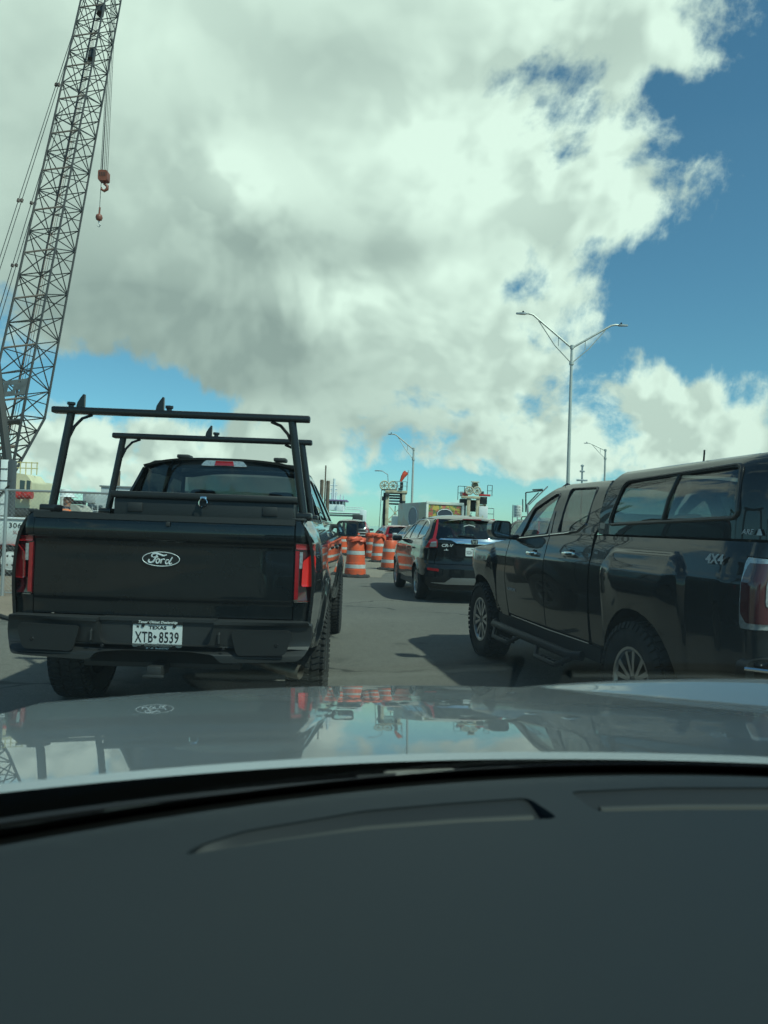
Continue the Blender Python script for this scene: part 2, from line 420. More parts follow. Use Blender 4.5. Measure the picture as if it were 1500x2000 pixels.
PLATEW = mat('plate_white', (0.62, 0.64, 0.63), 0.35)
INK = mat('plate_black', (0.012, 0.012, 0.015), 0.5)
STEEL = mat('galvanised_steel', (0.42, 0.43, 0.43), 0.45, 0.6, vary=0.3, vscale=5)
UPHOL = mat('dark_upholstery', (0.02, 0.02, 0.022), 0.85)
MIRRORG = mat('mirror_glass', (0.7, 0.72, 0.73), 0.02, 1.0)
SILVERTXT = mat('silver_lettering', (0.62, 0.63, 0.64), 0.3, 0.25)
# ------------------------------------------------------------------ ground
def ground_mat(name, c1, c2, speck, scale=1.0, stain=0.5, bump=0.5, cracks=False):
    m = bpy.data.materials.new(name); m.use_nodes = True; S.T = m.node_tree; b = S.T.nodes['Principled BSDF']
    p = S(S.T.nodes.new('ShaderNodeTexCoord').outputs['Object'])
    fine = S(noise(p, 95 * scale, 3, 0.7).outputs[0]); mid = S(noise(p, 9 * scale, 4, 0.6).outputs[0]); wide = S(noise(p, 0.35, 5, 0.6).outputs[0])
    base = mixc(sstep(wide, 0.35, 0.68), c1, c2)
    base = mixc(sstep(mid, 0.5, 0.75) * stain, base, tuple(c * 0.62 for c in c1))
    base = mixc(sstep(fine, 0.54, 0.70) * 0.95, base, speck)
    S.T.links.new(mixc(sstep(fine, 0.44, 0.3) * 0.7, base, tuple(c * 0.4 for c in c1)).s, b.inputs['Base Color'])
    if cracks:
        wob = S.T.nodes.new('ShaderNodeVectorMath'); wob.operation = 'MULTIPLY_ADD'; S.T.links.new(noise(p, 1.3, 3, 0.6).outputs['Color'], wob.inputs[0]); wob.inputs[1].default_value = (0.9, 0.9, 0); put(wob.inputs[2], p)
        e = S(voro(S(wob.outputs[0]), 0.23, feature='DISTANCE_TO_EDGE').outputs['Distance'])
        crack = sstep(e, 0.010, 0.003) * sstep(S(noise(p, 0.5, 2).outputs[0]), 0.46, 0.56) * 0.75        # sealed cracks
        drip = sstep(S(noise(p, 0.9, 5, 0.62).outputs[0]), 0.60, 0.72) * 0.55                             # oil stains
        patch = sstep(S(noise(p, 0.22, 1).outputs[0]), 0.55, 0.56) * 0.16                # relaid patches
        base = mixc(patch, S(b.inputs['Base Color'].links[0].from_socket), tuple(c * 1.5 for c in c1))
        base = mixc(drip, base, tuple(c * 0.45 for c in c1)); S.T.links.new(mixc(crack, base, (0.02, 0.02, 0.021)).s, b.inputs['Base Color'])
    b.inputs['Roughness'].default_value = 0.86; b.inputs['Specular IOR Level'].default_value = 0.35
    n = S.T.nodes.new('ShaderNodeBump'); n.inputs['Strength'].default_value = bump; n.inputs['Distance'].default_value = 0.006
    put(n.inputs['Height'], fine); S.T.links.new(n.outputs[0], b.inputs['Normal'])
    return m
ASPH = ground_mat('asphalt', (0.112, 0.105, 0.094), (0.140, 0.130, 0.114), (0.27, 0.25, 0.22), cracks=True)
DIRT = ground_mat('dirt', (0.20, 0.150, 0.112), (0.25, 0.19, 0.145), (0.33, 0.27, 0.21), 0.6)
SANDC = ground_mat('worn_concrete', (0.20, 0.17, 0.135), (0.25, 0.215, 0.17), (0.32, 0.28, 0.23), 0.7)
def sheet(name, pts, z, m):
    g = MB(); g.add([(x, y, z) for x, y in pts], [tuple(range(len(pts)))])
    return g.build(name, m, smooth=False, kind='structure')
def ragged(pts, n=5, amp=0.18, seed=3):
    rnd = random.Random(seed); o = []
    for i, (a, b) in enumerate(zip(pts, pts[1:] + pts[:1])):
        for k in range(n): t = k / n; o.append((a[0] + (b[0] - a[0]) * t + rnd.uniform(-amp, amp), a[1] + (b[1] - a[1]) * t + rnd.uniform(-amp, amp)))
    return o
sheet('ground', [(-900, -300), (900, -300), (900, 2500), (-900, 2500)], 0.0, ASPH)
sheet('dirt', ragged([(-60, -40), (-4.9, -40), (-4.9, 9), (-5.6, 18), (-6, 62), (-60, 62)], 8, 0.12, 8), 0.003, DIRT)
sheet('road', [(-4.85, -60), (40, -60), (40, 75), (-5.9, 75), (-5.5, 18), (-4.85, 9)], 0.007, ASPH)
sheet('pavement', ragged([(-1.6, 20.5), (-0.2, 19.6), (0.2, 22.2), (1.0, 24), (1.2, 40), (-3.0, 40), (-2.4, 30)]), 0.011, SANDC)

# ------------------------------------------------------------------ the car the picture is taken from
own = thing('car', 'pale grey car in the foreground, its bonnet and dark dashboard seen from the driver seat', 'car', (0.42, 0.0, 0.0))
OX = 0.42
SILVER = mat('silver_grey_paint', (0.185, 0.210, 0.230), 0.36, 0.35, 1.0, coat_rough=0.012, vary=0.35, vscale=2.5, vcol=(0.22, 0.235, 0.245))
def y_cowl(x): return 0.885 - 0.35 * (x - 0.42) ** 2
def y_edge(x): return 1.70 - 0.47 * (x - 0.40) ** 2
def hood_z(x, y):
    z = 1.135 - 0.095 * (y - 0.82) - 0.026 * (y - 0.82) ** 2 * (1 if y > 0.82 else 0) - 0.03 * max(0.0, abs(x - OX) - 0.25) ** 2 * 1.0
    s = (x - 0.36) * 0.62 + (y - 1.66) * 0.78                 # past the crease of the right wing the metal lies flatter
    if x > 0.2 and s > 0: z += 0.175 * (s - 0.012 * (1 - math.exp(-s / 0.012)))
    yr = y_edge(x) - 0.05
    if y > yr: z -= 1.25 * (y - yr) ** 2
    return z
def hood_fn(u, v):                                            # u across, v from the windscreen to the nose
    x = u; y0, y1 = y_cowl(x), y_edge(x) + 0.32
    y = y0 + (y1 - y0) * v
    return (x - OX, y, hood_z(x, y))
hb = MB(); hb.grid(lambda a, b: hood_fn(-0.56 + 1.95 * a, b), 110, 80)
n_ = len(hb.v)
hb.add([(v[0], v[1] - 0.004, v[2] - 0.007) for v in hb.v[0:n_:81]], [])
hb.f += [(i * 81, (i + 1) * 81, n_ + i + 1, n_ + i) for i in range(110)]; hb.m += [0] * 110
hb.build('bonnet', SILVER, own, angle=50)
SHELL = mat('body_shell', (0.12, 0.13, 0.135), 0.4, 0.3, 1.0)
fb = MB()
for s in (-1, 1):                                             # wings, nose and doors below the sight lines
    fb.box((s * 0.93, 0.75, 0.62), (0.10, 1.75, 0.50), bevel=0.04)
    fb.box((s * 0.93, -1.15, 0.72), (0.09, 2.0, 0.76), bevel=0.04)
fb.box((0, 1.78, 0.66), (1.78, 0.16, 0.5), bevel=0.05)
fb.build('body', SHELL, own)
COWL = mat('cowl_plastic', (0.026, 0.029, 0.029), 0.95, spec=0.06, bump=0.2, bscale=120)
cb = MB()
cb.grid(lambda a, b: (lambda x: (x - OX, y_cowl(x) + 0.14 - 0.32 * b, 1.107 - 0.030 * b))(-0.5 + 1.85 * a), 60, 12)
for x, w in ((-0.235, 0.055), (0.66, 0.06)):
    cb.box((x - OX, y_cowl(x) - 0.012, 1.098), (w, 0.03, 0.02), bevel=0.006)
cb.build('cowl_panel', COWL, own)
# wipers lying at the foot of the screen
wm = MB(); pts = [(-0.46 + 0.72 * k / 20 - OX, y_cowl(-0.46 + 0.72 * k / 20) + 0.004 - 0.012 * sin(pi * k / 20), 1.102 + 0.006 * sin(pi * k / 20)) for k in range(21)]
wm.tube(pts, 0.005, 6)
wo_ = wm.build('wiper', TRIM, own)
wa = MB(); wa.tube([(0.30 - OX, 0.875, 1.096), (0.16 - OX, 0.86, 1.106), (-0.02 - OX, 0.815, 1.108)], [0.012, 0.009, 0.006], 8)
wa.build('wiper_arm', PLASTIC, wo_)
PALE = mat('sunbleached_plastic', (0.30, 0.29, 0.27), 0.75, vary=0.5, vscale=30)
wk = MB(); wk.box((0.052 - OX, 0.836, 1.108), (0.088, 0.022, 0.012), Matrix.Rotation(R(11), 4, 'Z').to_3x3(), 0.007)
wk.box((0.100 - OX, 0.850, 1.107), (0.035, 0.014, 0.010), Matrix.Rotation(R(18), 4, 'Z').to_3x3(), 0.005)
wk.build('wiper_cover', PALE, wo_)
wm2 = MB(); wm2.tube([(0.16 + 0.75 * k / 16 - OX, y_cowl(0.16 + 0.75 * k / 16) - 0.004, 1.102) for k in range(17)], 0.005, 6)
wm2.build('wiper', TRIM, own)
# dashboard with its two long defroster slots
DASH = mat('dashboard', (0.0145, 0.0190, 0.0232), 0.62, spec=0.3, bump=0.12, bscale=700, vary=0.25, vscale=3, vcol=(0.019, 0.0215, 0.0225))
def y_dash(x): return 0.820 - 0.45 * (x - 0.42) ** 2 + 0.12 * max(0.0, x - 0.42) ** 2
def dash_z(x, y):
    t = y_dash(x) - y
    return 1.128 - 0.03 * t - 0.10 * max(0.0, 0.03 - t) ** 2 / 0.03 - 0.35 * max(0, 0.34 - y) ** 2
dfn = lambda u, v: (u - OX, v, dash_z(u, v))
outer = [(-0.52 + 1.86 * k / 30, y_dash(-0.52 + 1.86 * k / 30)) for k in range(31)] + [(1.34, 0.14), (-0.52, 0.14)]
F1 = [(-0.142, 0.600), (-0.112, 0.630), (-0.010, 0.683), (0.07, 0.709), (0.152, 0.731)]; N1 = [(-0.150, 0.582), (-0.080, 0.614), (-0.005, 0.644), (0.08, 0.667), (0.172, 0.684)]
F2 = [(0.198, 0.751), (0.30, 0.772), (0.42, 0.783), (0.56, 0.788), (0.72, 0.786)]; N2 = [(0.212, 0.703), (0.30, 0.715), (0.40, 0.724), (0.55, 0.731), (0.72, 0.730)]
def along(P, t):
    k = min(int(t * 4), 3); f = t * 4 - k; return Vector(P[k]).lerp(Vector(P[k + 1]), f)
dash = panel('dashboard', outer, dfn, DASH, own, holes=[smooth_poly(n + f[::-1], 0.010) for f, n in ((F1, N1), (F2, N2))], step=0.03, th=0.010)
VENT = mat('vent_plastic', (0.0065, 0.0085, 0.0105), 0.6, bump=0.1, bscale=500); VBAR = mat('vent_bar', (0.040, 0.041, 0.038), 0.5)
for f_, n_2 in ((F1, N1), (F2, N2)):                           # far slope, bar and dark gap of each defroster slot
    def slot(t, c, dep): p = along(f_, t) * (1 - c) + along(n_2, t) * c; return (p.x - OX, p.y, dash_z(p.x, p.y) - dep)
    v = MB(); v.grid(lambda a, c: slot(-0.03 + 1.06 * a, -0.12 + 0.70 * c, 0.0005 + 0.0105 * c), 24, 4); v.build('vent_slope', VENT, dash)
    v = MB(); v.grid(lambda a, c: slot(-0.03 + 1.06 * a, 0.56 + 0.50 * c, 0.013), 24, 2); v.build('vent_gap', DARK, dash)
    v = MB(); v.tube([slot(0.04 + 0.92 * k / 16, 0.62, 0.008) for k in range(17)], 0.0042, 8); v.build('vent_bar', VBAR, dash)
# fascia below the dash top, windscreen, roof, pillars, doors: they shade the cabin
ib = MB(); ib.box((0, 0.10, 0.83), (1.72, 0.10, 0.56), bevel=0.02); ib.build('fascia', DASH, own)
GLZ = glass('windscreen_glass', (0.66, 0.885, 0.80))
def ws_fn(u, v):                                               # u across, v from the foot to the top edge
    x = -0.86 + 1.72 * u; c = 1.0 - (x / 0.86) ** 2
    y0 = y_dash(x + OX) + 0.052; y1 = -0.12 + 0.06 * c
    return (x, y0 + (y1 - y0) * v, 1.118 + (1.63 - 1.118) * v + 0.018 * sin(pi * v))
wb = MB(); wb.grid(ws_fn, 24, 24); wb.build('windscreen', GLZ, own, angle=80)
FRIT = mat('black_frit', (0.004, 0.004, 0.004), 0.4)
fr = MB(); fr.grid(lambda a, b: (lambda x: (x - OX, (y_dash(x) - 0.012) * (1 - b) + (ws_fn((x - OX + 0.86) / 1.72, 0)[1] + 0.012) * b, 1.116))(-0.43 + 1.70 * a), 40, 2); fr.grid(lambda a, b: tuple(Vector(ws_fn(a, 0.022 * b)) + Vector((0, -0.003, -0.003))), 30, 2); fr.build('windscreen_frit', FRIT, own, angle=80)
HEAD = mat('headliner', (0.36, 0.35, 0.33), 0.9)
rb = MB(); rb.grid(lambda a, b: (-0.84 + 1.68 * a, -0.10 + 0.06 * (1 - (2 * a - 1) ** 2) - 2.2 * b, 1.632 + 0.05 * sin(pi * min(1, b * 1.2)) - 0.0), 12, 12); rb.build('headliner', HEAD, own)
rf = MB(); rf.grid(lambda a, b: (-0.88 + 1.76 * a, -0.11 + 0.06 * (1 - (2 * a - 1) ** 2) - 2.3 * b, 1.655 + 0.06 * sin(pi * min(1, b * 1.2)) - 0.04 * (2 * a - 1) ** 4), 12, 12); rf.build('roof', SHELL, own)
for s in (-1, 1):
    pb = MB(); pb.tube([(s * 0.87, 0.70, 1.06), (s * 0.865, 0.30, 1.36), (s * 0.85, -0.14, 1.62)], 0.035, 8); pb.build('windscreen_pillar', UPHOL, own)
    pb = MB(); pb.box((s * 0.87, -0.75, 1.34), (0.05, 0.12, 0.60), bevel=0.015); pb.build('door_pillar', UPHOL, own)
    pb = MB(); pb.box((s * 0.84, -0.6, 0.84), (0.06, 1.6, 0.5), bevel=0.02); pb.build('door_lining', UPHOL, own)
    pb = MB(); pb.add([(s * 0.885, 0.55, 1.10), (s * 0.86, -0.05, 1.60), (s * 0.86, -0.69, 1.62), (s * 0.885, -0.69, 1.10)], [(0, 1, 2, 3)]); pb.build('side_window', CLEAR, own)
bb = MB(); bb.box((0, -1.6, 1.1), (1.6, 0.1, 1.1), bevel=0.03); bb.box((0, -0.8, 0.5), (1.7, 1.9, 0.05)); bb.build('rear_bulkhead', UPHOL, own)
# ------------------------------------------------------------------ vehicle parts shared by all
def wheel(t, x, y, r, width, rim_r, s, spokes, alloy, paired=True, blocks=0, tyre_w=None):
    """A wheel whose outer face looks to side s: hub with tyre and rim as sub-parts. Shares its meshes."""
    key = (r, width, rim_r, spokes, paired, blocks, alloy.name, s)
    if key not in WHEELS:
        w2 = width / 2
        hub = MB(); hub.lathe([(0.0, s * (w2 - 0.035)), (0.045, s * (w2 - 0.035)), (0.055, s * (w2 - 0.05)), (0.055, s * (w2 - 0.09))], 'X', 16)
        hub.lathe([(0.05, s * (w2 - 0.10)), (rim_r * 0.72, s * (w2 - 0.10)), (rim_r * 0.72, s * (w2 - 0.125)), (0.05, s * (w2 - 0.125))], 'X', 24)
        ty = MB(); sh = 0.028
        pr = [(rim_r - 0.01, -w2 + 0.03), (rim_r + 0.012, -w2 + 0.012), ((rim_r + r) / 2, -w2 - 0.004), (r - 0.045, -w2 + 0.004), (r - 0.014, -w2 + sh), (r - 0.006, -w2 + 0.06),
              (r - 0.004, 0), (r - 0.006, w2 - 0.06), (r - 0.014, w2 - sh), (r - 0.045, w2 - 0.004), ((rim_r + r) / 2, w2 + 0.004), (rim_r + 0.012, w2 - 0.012), (rim_r - 0.01, w2 - 0.03)]
        ty.lathe(pr, 'X', 48)
        if blocks:
            for k in range(blocks):                                 # tread lugs, staggered, and shoulder lugs
                a = 2 * pi * k / blocks; rot = Matrix.Rotation(a, 3, 'X')
                for j, xo in enumerate((-0.075, 0.0, 0.075)):
                    aa = a + (j % 2) * pi / blocks; rt = Matrix.Rotation(aa, 3, 'X')
                    ty.box(rt @ Vector((xo, 0, r - 0.003)), (0.055, 2 * pi * r / blocks * 0.68, 0.014), rt @ Matrix.Rotation(R(18 * (-1) ** j), 3, 'Z'))
                for q in (-1, 1):
                    ty.box(rot @ Vector((q * (w2 - 0.012), 0, r - 0.026)), (0.030, 2 * pi * r / blocks * (0.5 if k % 2 else 0.68), 0.046), rot @ Matrix.Rotation(q * R(-24), 3, 'Y'))
        rm = MB()
        rm.lathe([(rim_r - 0.03, -w2 + 0.04), (rim_r - 0.035, 0), (rim_r - 0.028, s * (w2 - 0.03)), (rim_r - 0.012, s * (w2 - 0.014)), (rim_r + 0.006, s * (w2 - 0.012)), (rim_r + 0.004, s * (w2 - 0.03))], 'X', 48)
        for k in range(spokes):
            for dlt in ((-0.30, 0.30) if paired else (0.0,)):
                a = 2 * pi * (k + dlt * 0.72) / spokes; ai = 2 * pi * (k + dlt * 0.45) / spokes
                wi, wo2 = (0.026, 0.036) if paired else (0.035, 0.055)
                p0 = Vector((0, cos(ai), sin(ai))); p1 = Vector((0, cos(a), sin(a))); q0 = Vector((0, -sin(ai), cos(ai))); q1 = Vector((0, -sin(a), cos(a)))
                X = lambda d: Vector((s * (w2 - d), 0, 0))
                vs = [p0 * 0.045 + q0 * wi / 2 + X(0.03), p0 * 0.045 - q0 * wi / 2 + X(0.03), p1 * (rim_r - 0.015) - q1 * wo2 / 2 + X(0.022), p1 * (rim_r - 0.015) + q1 * wo2 / 2 + X(0.022)]
                vs += [v - Vector((s * 0.035, 0, 0)) for v in vs]
                rm.add(vs, [(0, 1, 2, 3), (4, 7, 6, 5), (0, 3, 7, 4), (1, 5, 6, 2), (0, 4, 5, 1), (3, 2, 6, 7)])
        WHEELS[key] = (hub.mesh('wheel', DARKALLOY), ty.mesh('tyre', RUBBER, angle=30), rm.mesh('rim', alloy, angle=30))
    h, ty, rm = WHEELS[key]
    o = link('wheel', h, t); o.location = (x, y, r - 0.004); o.rotation_euler = (random.uniform(0, 6), 0, 0)
    link('tyre', ty, o); link('rim', rm, o)
    return o
WHEELS = {}
def side(t, name, poly, W, m, holes=(), step=0.06, off=0.0, th=0.02, sides=(1, -1), **k):
    for s in sides:
        o = panel(name, poly, (lambda s: lambda u, v: (s * (W(u, v) + off), u, v))(s), m, t, holes, step, th, s < 0, **k)
    return o
def strip(t, name, pts, W, m, r=0.006, off=0.004, sides=(1, -1), seg=6):
    """A thin moulding along points (y, z) of the vehicle's side."""
    for s in sides:
        b = MB(); b.tube([(s * (W(u, v) + off), u, v) for u, v in pts], r, seg); o = b.build(name, m, t)
    return o
def arc(cy, cz, r, a0, a1, n=14): return [(cy + r * cos(R(a0 + (a1 - a0) * k / n)), cz + r * sin(R(a0 + (a1 - a0) * k / n))) for k in range(n + 1)]
def seat(t, x, y, z, name='seat', w=0.5):
    b = MB(); b.box((x, y, z + 0.02), (w, 0.5, 0.16), bevel=0.05); b.box((x, y - 0.27, z + 0.33), (w, 0.14, 0.62), Matrix.Rotation(R(12), 3, 'X'), 0.05)
    b.box((x, y - 0.36, z + 0.76), (0.26, 0.10, 0.18), Matrix.Rotation(R(8), 3, 'X'), 0.04); b.tube([(x, y - 0.33, z + 0.6), (x, y - 0.35, z + 0.72)], 0.02)
    return b.build(name, UPHOL, t)
def steering(t, x, y, z):
    b = MB(); c = Vector((x, y, z)); rot = Matrix.Rotation(R(-62), 3, 'X')
    b.tube([c + rot @ Vector((0.18 * cos(a * pi / 12), 0.18 * sin(a * pi / 12), 0)) for a in range(25)], 0.014, 6)
    b.tube([c + rot @ Vector((-0.18, 0, 0)), c, c + rot @ Vector((0.18, 0, 0))], 0.014, 6); b.tube([c, c + rot @ Vector((0, 0, -0.3))], 0.02, 6)
    return b.build('steering_wheel', UPHOL, t)
def plate(t, x, y, z, s1, s2, frame=None, size=1.0):
    """Number plate read from behind: white plate, lettering, screws."""
    w, h = 0.305, 0.1525
    b = MB(); b.prism(rounded(-w / 2, -h / 2, w / 2, h / 2, 0.012), lambda u, v, d: (x + u, y - d, z + v), 0.0, 0.004)
    p = b.build('number_plate', PLATEW, t, smooth=False)
    letters('plate_state', s1, 0.030, INK, p, REAR(x, y - 0.0045, z + 0.036), bold=0.0008, sx=1.25)
    n1, n2 = s2.split(' ')
    letters('plate_number', n1, 0.094, INK, p, REAR(x - 0.082, y - 0.0045, z - 0.046), bold=0.0012, sx=0.60, space=1.08)
    letters('plate_number', n2, 0.094, INK, p, REAR(x + 0.072, y - 0.0045, z - 0.046), bold=0.0012, sx=0.62, space=1.08)
    return p

# ------------------------------------------------------------------ black pickup with the ladder rack
FX, FY, FA = -1.415, 5.745, R(1.6)
pk = thing('pickup_truck', 'black pickup truck with ladder rack and oval badge on its tailgate, stopped just ahead', 'pickup truck', (FX, FY, 0), FA)
fz = spline([(0.48, 0.915), (0.62, 0.948), (0.80, 0.972), (1.0, 0.984), (1.16, 0.976), (1.26, 0.960), (1.33, 0.936), (1.375, 0.906), (1.40, 0.872), (1.412, 0.84)])
def FW(y, z):
    if z > 1.40: w = 0.895 - (z - 1.40) * 0.40 - 0.05 * (z - 1.40) ** 2
    else: w = fz(z)
    if z < 1.40 and y > 0.62: w = fz(min(z, 1.36)) - 0.35 * max(0, z - 1.30)
    w -= 0.028 * ss(-y, 0.55, 1.12) + 0.10 * ss(y, 3.9, 4.7) ** 2
    for c in (0.0, 3.69):
        d = sqrt((y - c) ** 2 + (z - 0.42) ** 2); w += 0.038 * (1 - ss(d, 0.49, 0.66)) * (z < 1.3)
    return w
arch_r = [(y, z) for y, z in arc(0, 0.42, 0.485, 188, -8)]
side(pk, 'bed_side', [(-1.075, 0.56), (-1.075, 1.378), (-1.02, 1.405), (0.625, 1.405), (0.625, 0.56)] + [(y, max(z, 0.56)) for y, z in arch_r[::-1]][1:-1] if False else
     [(0.625, 0.50), (0.625, 1.405), (-1.02, 1.405), (-1.075, 1.385), (-1.075, 0.60), (-0.62, 0.52)] + [p for p in arc(0, 0.42, 0.485, 168, 10)], FW, BLACKPAINT, step=0.045)
side(pk, 'rear_door', [(0.64, 0.50), (1.72, 0.50), (1.72, 1.392), (0.64, 1.392)], FW, BLACKPAINT)
side(pk, 'front_door', [(1.732, 0.50), (2.86, 0.50), (2.90, 1.392), (1.732, 1.392)], FW, BLACKPAINT)
side(pk, 'front_wing', [(2.875, 0.50), (3.18, 0.50)] + arc(3.69, 0.42, 0.485, 172, 8) + [(4.55, 0.50), (4.62, 0.9), (4.55, 1.22), (3.7, 1.33), (2.915, 1.385)], FW, BLACKPAINT)
side(pk, 'sill', [(0.55, 0.40), (3.14, 0.40), (3.14, 0.496), (0.55, 0.496)], lambda y, z: 0.90, PLASTIC)
up = [(0.655, 1.40), (2.93, 1.40), (2.62, 1.60), (2.22, 1.845), (2.10, 1.875), (0.86, 1.872), (0.74, 1.84)]
w1 = smooth_poly([(0.80, 1.425), (1.70, 1.425), (1.70, 1.815), (0.96, 1.815), (0.88, 1.79)], 0.04); w2_ = smooth_poly([(1.76, 1.425), (2.74, 1.425), (2.20, 1.80), (1.76, 1.815)], 0.04)
side(pk, 'door_frame', up, FW, BLACKPAINT, holes=(w1, w2_))
for w_ in (w1, w2_): side(pk, 'side_window', w_, FW, PRIVACY if w_ is w1 else SMOKED, off=-0.012, th=0)
for s in (1, -1):
    b = MB(); b.box((s * 0.88, 2.72, 1.37), (0.16, 0.08, 0.05), bevel=0.015)
    b.prism(smooth_poly([(0.955, 1.255), (1.185, 1.255), (1.20, 1.30), (1.20, 1.415), (1.185, 1.435), (0.975, 1.435), (0.945, 1.40)], 0.03), lambda u, v, d, s=s: (s * u, 2.70 + d, v), -0.01, 0.13)
    mo = b.build('door_mirror', PLASTIC, pk)
    b = MB(); b.prism(smooth_poly([(0.985, 1.275), (1.17, 1.275), (1.183, 1.31), (1.183, 1.405), (0.995, 1.415), (0.968, 1.385)], 0.02), lambda u, v, d, s=s: (s * u, 2.689 + d, v), -0.003, 0.003); b.build('mirror_pane', MIRRORG, mo)
    b = MB(); b.box((s * 1.0, 1.62, 1.16), (0.03, 0.16, 0.03), bevel=0.01); b.build('door_handle', TRIM, pk)
    b = MB(); b.box((s * 1.0, 2.55, 1.16), (0.03, 0.16, 0.03), bevel=0.01); b.build('door_handle', TRIM, pk)
def FT(x, y): return 1.955 - 0.085 * (abs(x) / 0.72) ** 3.2 - 0.035 * max(0, 0.95 - y) ** 2 * 8 - 0.06 * max(0, y - 1.7) ** 2 * 2
panel('roof', [(-0.70, 0.72), (0.70, 0.72), (0.70, 2.12), (0.6, 2.25), (-0.6, 2.25), (-0.70, 2.12)], lambda u, v: (u, v, FT(u, v)), BLACKPAINT, pk, step=0.1)
for x in (-0.40, 0.475):
    b = MB(); b.box((x, 0.98, 1.962), (0.115, 0.16, 0.035), bevel=0.012); b.build('roof_clamp', PLASTIC, pk)
def FRc(x, z): return 0.655 - 0.0 + 0.13 * (z - 1.40) + 0.10 * (x / 0.8) ** 2
cabp = [(-0.885, 1.395), (0.885, 1.395), (0.70, 1.865), (0.62, 1.905), (0.3, 1.928), (-0.3, 1.928), (-0.62, 1.905), (-0.70, 1.865)]
rwin = smooth_poly([(-0.80, 1.46), (0.80, 1.46), (0.672, 1.845), (-0.672, 1.845)], 0.05)
panel('cab_back', cabp, lambda u, v: (u, FRc(u, v), v), BLACKPAINT, pk, holes=(rwin,), step=0.08)
panel('rear_window', rwin, lambda u, v: (u, FRc(u, v) - 0.004, v), glass('rear_cab_glass', (0.10, 0.12, 0.12)), pk, step=0.08, th=0)
b = MB(); b.prism(smooth_poly([(-0.20, 1.868), (0.215, 1.868), (0.17, 1.918), (-0.155, 1.918)], 0.02), lambda u, v, d: (u + 0.005, FRc(u, v) - d, v), 0.0, 0.022); bl = b.build('brake_lamp', LENS, pk)
b = MB(); b.prism([(-0.075, 1.874), (0.095, 1.874), (0.085, 1.914), (-0.065, 1.914)], lambda u, v, d: (u + 0.005, FRc(u, v) - d, v), 0.0, 0.0255); b.build('brake_lens', REDLENS, bl)
panel('windscreen', [(-0.66, 0), (0.66, 0), (0.76, 1), (-0.76, 1)], lambda u, v: (u, 2.24 + 0.70 * v - 0.1 * (u / 0.76) ** 2, 1.875 - 0.47 * v), CLEAR, pk, step=0.12, th=0)
panel('bonnet', [(-0.86, 2.95), (0.86, 2.95), (0.82, 4.5), (-0.82, 4.5)], lambda u, v: (u, v, 1.405 - 0.055 * (abs(u) / 0.86) ** 3 - 0.04 * (v - 2.95) - 0.05 * max(0, v - 4.1) ** 2 * 4 + 0.02 * (1 - ss(abs(u), 0.35, 0.5))), BLACKPAINT, pk, step=0.1)
b = MB(); b.box((0, 4.62, 0.95), (1.7, 0.18, 0.6), bevel=0.06); b.build('grille', PLASTIC, pk)
b = MB(); b.box((0, 4.72, 0.55), (1.9, 0.25, 0.28), bevel=0.06); b.build('front_bumper', PLASTIC, pk)
b = MB(); b.box((0, 1.80, 0.62), (1.72, 2.35, 0.30), bevel=0.02); b.box((0, 3.75, 0.85), (1.2, 1.5, 0.5), bevel=0.05); b.box((0, -0.2, 0.55), (0.9, 1.7, 0.16)); b.box((0, 0.0, 0.40), (1.5, 0.14, 0.14), bevel=0.04)
b.box((0, 2.85, 1.25), (1.6, 0.25, 0.25), bevel=0.05); b.build('chassis', DARK, pk)
for x in (-0.40, 0.40): seat(pk, x, 2.15, 0.85)
b = MB(); b.box((0, 1.05, 0.88), (1.45, 0.5, 0.16), bevel=0.04); b.box((0, 0.80, 1.14), (1.45, 0.14, 0.5), bevel=0.05)
for x in (-0.45, 0.45): b.box((x, 0.80, 1.47), (0.28, 0.10, 0.16), bevel=0.03)
b.build('rear_seat', UPHOL, pk); steering(pk, -0.40, 2.55, 1.22)
# load bed
b = MB(); b.box((0, -0.22, 0.86), (1.62, 1.68, 0.03)); b.box((0, 0.60, 1.12), (1.62, 0.03, 0.55)); b.build('bed_floor', PLASTIC, pk)
for s in (1, -1):
    b = MB(); b.box((s * 0.815, -0.22, 1.12), (0.03, 1.67, 0.53)); b.build('bed_wall', PLASTIC, pk)
    b = MB(); b.box((s * 0.838, -0.215, 1.412), (0.085, 1.69, 0.018), bevel=0.006); b.build('bed_rail', PLASTIC, pk)
# tailgate
fr_ = spline([(0.76, -1.100), (0.865, -1.103), (0.885, -1.112), (0.93, -1.113), (1.05, -1.112), (1.20, -1.110), (1.232, -1.112), (1.262, -1.140), (1.30, -1.146), (1.355, -1.140), (1.41, -1.130)])
def FR(x, z): return fr_(z) + 0.055 * (x / 0.95) ** 2 + 0.25 * max(0.0, abs(x) - 0.86) ** 2 * 8
tg = panel('tailgate', [(-0.818, 0.772), (0.818, 0.772), (0.818, 1.372), (-0.818, 1.372)], lambda u, v: (u, FR(u, v), v), BLACKPAINT, pk, step=0.025)
b = MB()
b.grid(lambda a, c: (lambda x: (x, FR(x, 1.37) - 0.016 + 0.055 * ss(c, 0.5, 1.0), 1.374 + 0.036 * min(1, c * 2)))(-0.822 + 1.644 * a), 30, 6); b.build('tailgate_cap', PLASTIC, tg)
b = MB(); b.box((0.03, FR(0, 1.37) - 0.012, 1.356), (0.026, 0.012, 0.028), bevel=0.004); b.build('tailgate_camera', PLASTIC, tg)
b = MB(); b.box((0, -1.03, 1.08), (1.6, 0.04, 0.58)); b.build('tailgate_inner', PLASTIC, tg)
BADGE = mat('badge_white', (0.62, 0.64, 0.65), 0.25, 0.2)
EX, EZ = -0.012, 1.134; ey = FR(0, EZ) - 0.003
